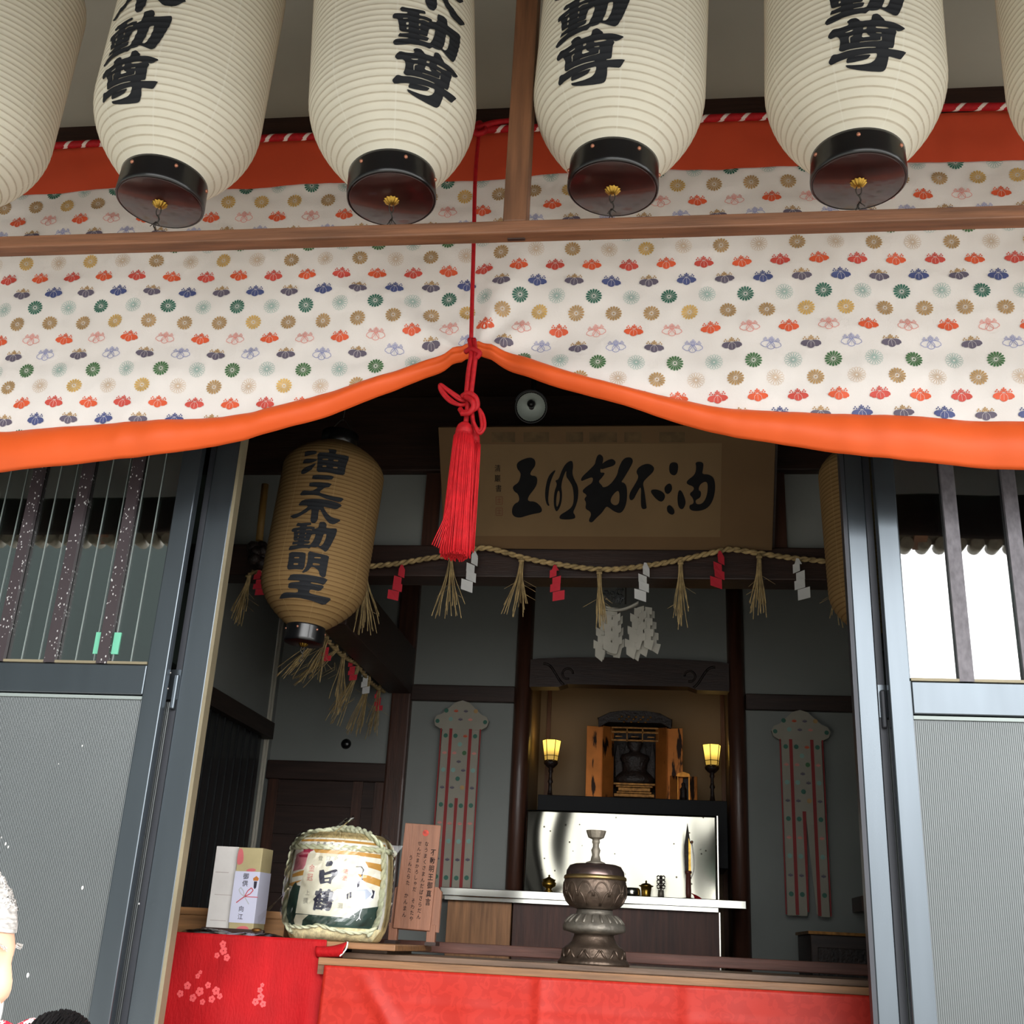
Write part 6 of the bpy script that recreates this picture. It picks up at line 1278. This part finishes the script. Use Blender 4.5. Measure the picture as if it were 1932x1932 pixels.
def person(name, label, head, yaw, hairm, hair_short, cloth, extra, tilt=.22):
    t = thing(name, label, 'person', (head[0], head[1], 0), yaw); hz = head[2]
    sh = hz - .235; W_ = .17
    J = [((-.02, 0, sh - .47), (.13, .15)), ((-.02, 0, sh - .25), (.12, .145)), ((-.015, 0, sh - .06), (.105, .15)), ((-.012, 0, sh + .04), .06), ((0, 0, sh + .13), .052),
         ((-.02, W_, sh - .02), .062), ((-.04, W_ + .05, sh - .30), .045), ((.06, W_ + .02, sh - .54), .034), ((.10, W_ + .01, sh - .62), .026),
         ((-.02, -W_, sh - .02), .062), ((-.04, -W_ - .05, sh - .30), .045), ((.06, -W_ - .02, sh - .54), .034), ((.10, -W_ - .01, sh - .62), .026),
         ((-.02, .09, sh - .56), .095), ((.0, .10, sh - .92), .06), ((-.03, .10, .08), .042), ((.10, .10, .035), .034), ((-.02, -.09, sh - .56), .095), ((.0, -.10, sh - .92), .06), ((-.03, -.10, .08), .042), ((.10, -.10, .035), .034)]
    E_ = [(0, 1), (1, 2), (2, 3), (3, 4), (2, 5), (5, 6), (6, 7), (7, 8), (2, 9), (9, 10), (10, 11), (11, 12), (0, 13), (13, 14), (14, 15), (15, 16), (0, 17), (17, 18), (18, 19), (19, 20)]
    body = skinned('body', J, E_, M['skin'], t)
    hm = head_mesh(); ho = hm.build('head', M['skin'], t); ho.location = (0, 0, hz); ho.rotation_euler = (0, tilt, 0)
    ev = MB()
    for sy in (-1, 1): ev.ball((.078, sy * .031, .012), .012, 14)
    eo = ev.build('eye', M['eye_white'], ho)
    ip = MB()
    for sy in (-1, 1): ip.ball((.0868, sy * .031, .011), (.004, .006, .006), 10)
    ip.build('iris', M['black'], ho)
    hr = MB(); random.seed(5)
    lim = .30 if hair_short else .18
    for k in range(1400 if hair_short else 1700):
        u, v = random.random(), random.random() ** .8; a_ = 2 * PI * u; tt = v * PI * .62; x, y, z_ = math.sin(tt) * math.cos(a_), math.sin(tt) * math.sin(a_), math.cos(tt)
        if x > .45 and z_ < .62: continue
        if x > .0 and z_ < .12: continue
        p = Vector((.100 * x, .079 * y, .120 * z_ + .002)); n_ = Vector((x, y, z_)); L_ = random.uniform(.018, .03) if hair_short else random.uniform(.03, .06)
        dn = Vector((-.55, .1 * y, -.5)); hr.tube([p, p + (n_ * .5 + dn * .3) * L_ * .5, p + (n_ * .25 + dn) * L_ * .8], [.0022, .002, .0008], 4, cap=False)
    hr.grid(lambda u, v: Vector((.1005 * math.sin(v * PI * (.36 + .26 * (math.cos(2 * PI * u) < .2))) * math.cos(2 * PI * u), .079 * math.sin(v * PI * .58) * math.sin(2 * PI * u), .121 * math.cos(v * PI * (.36 + .26 * (math.cos(2 * PI * u) < .2))) + .001)), 32, 12, closed=True)
    ho2 = hr.build('hair', hairm, t); ho2.location = (0, 0, hz); ho2.rotation_euler = (0, tilt, 0)
    # coat over trunk and arms, trousers over the legs
    JC = [(j[0], tuple((x + .018) for x in (j[1] if isinstance(j[1], tuple) else (j[1], j[1])))) for j in J]
    idx = [0, 1, 2, 5, 6, 7, 9, 10, 11]; mp_ = {a_: i for i, a_ in enumerate(idx)}
    skinned('coat', [JC[i] for i in idx], [(mp_[a_], mp_[b2]) for a_, b2 in E_ if a_ in mp_ and b2 in mp_], cloth, t)
    idx = [0, 13, 14, 15, 17, 18, 19]; mp2 = {a_: i for i, a_ in enumerate(idx)}
    skinned('trousers', [JC[i] for i in idx], [(mp2[a_], mp2[b2]) for a_, b2 in E_ if a_ in mp2 and b2 in mp2], M['grey_cloth'], t)
    sho = MB()
    for sy in (-1, 1): sho.ball((.04, sy * .10, .045), (.13, .048, .045), 14)
    sho.build('shoe', M['black'], t)
    # five-fingered hands hanging at the sides
    for sy in (-1, 1):
        b0 = Vector((.10, sy * (W_ + .01), sh - .62)); hd = MB(); hd.ball(b0 + Vector((.01, 0, -.045)), (.036, .016, .05), 12)
        for q, L_ in enumerate((.060, .072, .076, .068)):
            x = -.022 + .018 * q; c0 = b0 + Vector((x, 0, -.08)); hd.tube([c0, c0 + Vector((.004, -sy * .006, -L_ * .5)), c0 + Vector((.016, -sy * .014, -L_))], [.0095, .0085, .006], 8)
        hd.tube([b0 + Vector((.03, -sy * .006, -.02)), b0 + Vector((.055, -sy * .012, -.045)), b0 + Vector((.062, -sy * .016, -.075))], [.011, .010, .007], 8)
        hd.build('hand', M['skin'], t)
    extra(t, ho, hz); return t
def mask_on(t, ho, hz):
    mk = MB()
    def f(u, v):
        a_ = (u - .5) * 2.3; zz = -.020 - .095 * v; R_ = .100 + .016 * math.exp(-((a_ / .5) ** 2)) * math.sin(PI * min(1, v * .9 + .12)); k = 1 - .22 * max(0, v - .2)
        return Vector((R_ * math.cos(a_) * (1.0 if v < .8 else 1 - .3 * (v - .8)) , .082 * k * math.sin(a_), zz))
    mk.grid(f, 24, 14); o = mk.build('face_mask', M['mask'], t); o.location = (0, 0, hz); o.rotation_euler = ho.rotation_euler; o.modifiers.new('t', 'SOLIDIFY').thickness = .002
    ls = MB()
    for sy in (-1, 1):
        ls.tube(spline([(.035, sy * .075, -.03), (.01, sy * .082, -.005), (-.012, sy * .085, .008), (-.018, sy * .083, -.01), (.0, sy * .080, -.05), (.03, sy * .068, -.085)], 5), .0015, 5)
    ls.build('ear_loop', M['mask'], o)
    br = MB()
    for sy in (-1, 1):
        for k in range(16): p = Vector((.094 - .012 * (k / 16), sy * (.016 + .034 * k / 16), .036 + .004 * math.sin(k * .08 * PI))); br.tube([p, p + Vector((.007, sy * .004, -.002 + random.uniform(-.003, .003)))], .0006, 4)
    br.build('eyebrow', M['grey_hair'], ho)
ph = at(0, 1797, 1.45)
person('person', 'grey-haired person in a white face mask, in profile at the left edge', (ph.x - .094, 1.45, ph.z - .008), .12, M['grey_hair'], True, M['navy'], mask_on)
def kerchief(t, ho, hz):
    kf = MB(); kf.grid(lambda u, v: Vector((.02 + .05 * math.cos(2 * PI * u) - .04 * v, 1.0 * .100 + .030 * math.sin(2 * PI * u), .088 + .020 * math.sin(PI * v) + .010 * math.cos(2 * PI * u * 2) - .02 * v)), 24, 10, closed=True)
    o = kf.build('hair_scrunchie', damask('red and white floral cotton', lin(196, 40, 62), lin(232, 214, 214), 60, .8), t); o.location = (0, 0, hz)
    br = MB()
    for sy in (-1, 1):
        for k in range(30): p = Vector((.096 - .012 * (k / 30), sy * (.016 + .034 * k / 30), .036)); br.tube([p, p + Vector((.006, sy * .006, 0))], .0009, 4)
    br.build('eyebrow', M['black_hair'], ho)
p2 = at(118, 1909, 2.35)
person('person', 'black-haired person with a red floral hair tie, only the crown in view', (p2.x, 2.35, p2.z - .128), 1.45, M['black_hair'], False, M['grey_cloth'], kerchief)
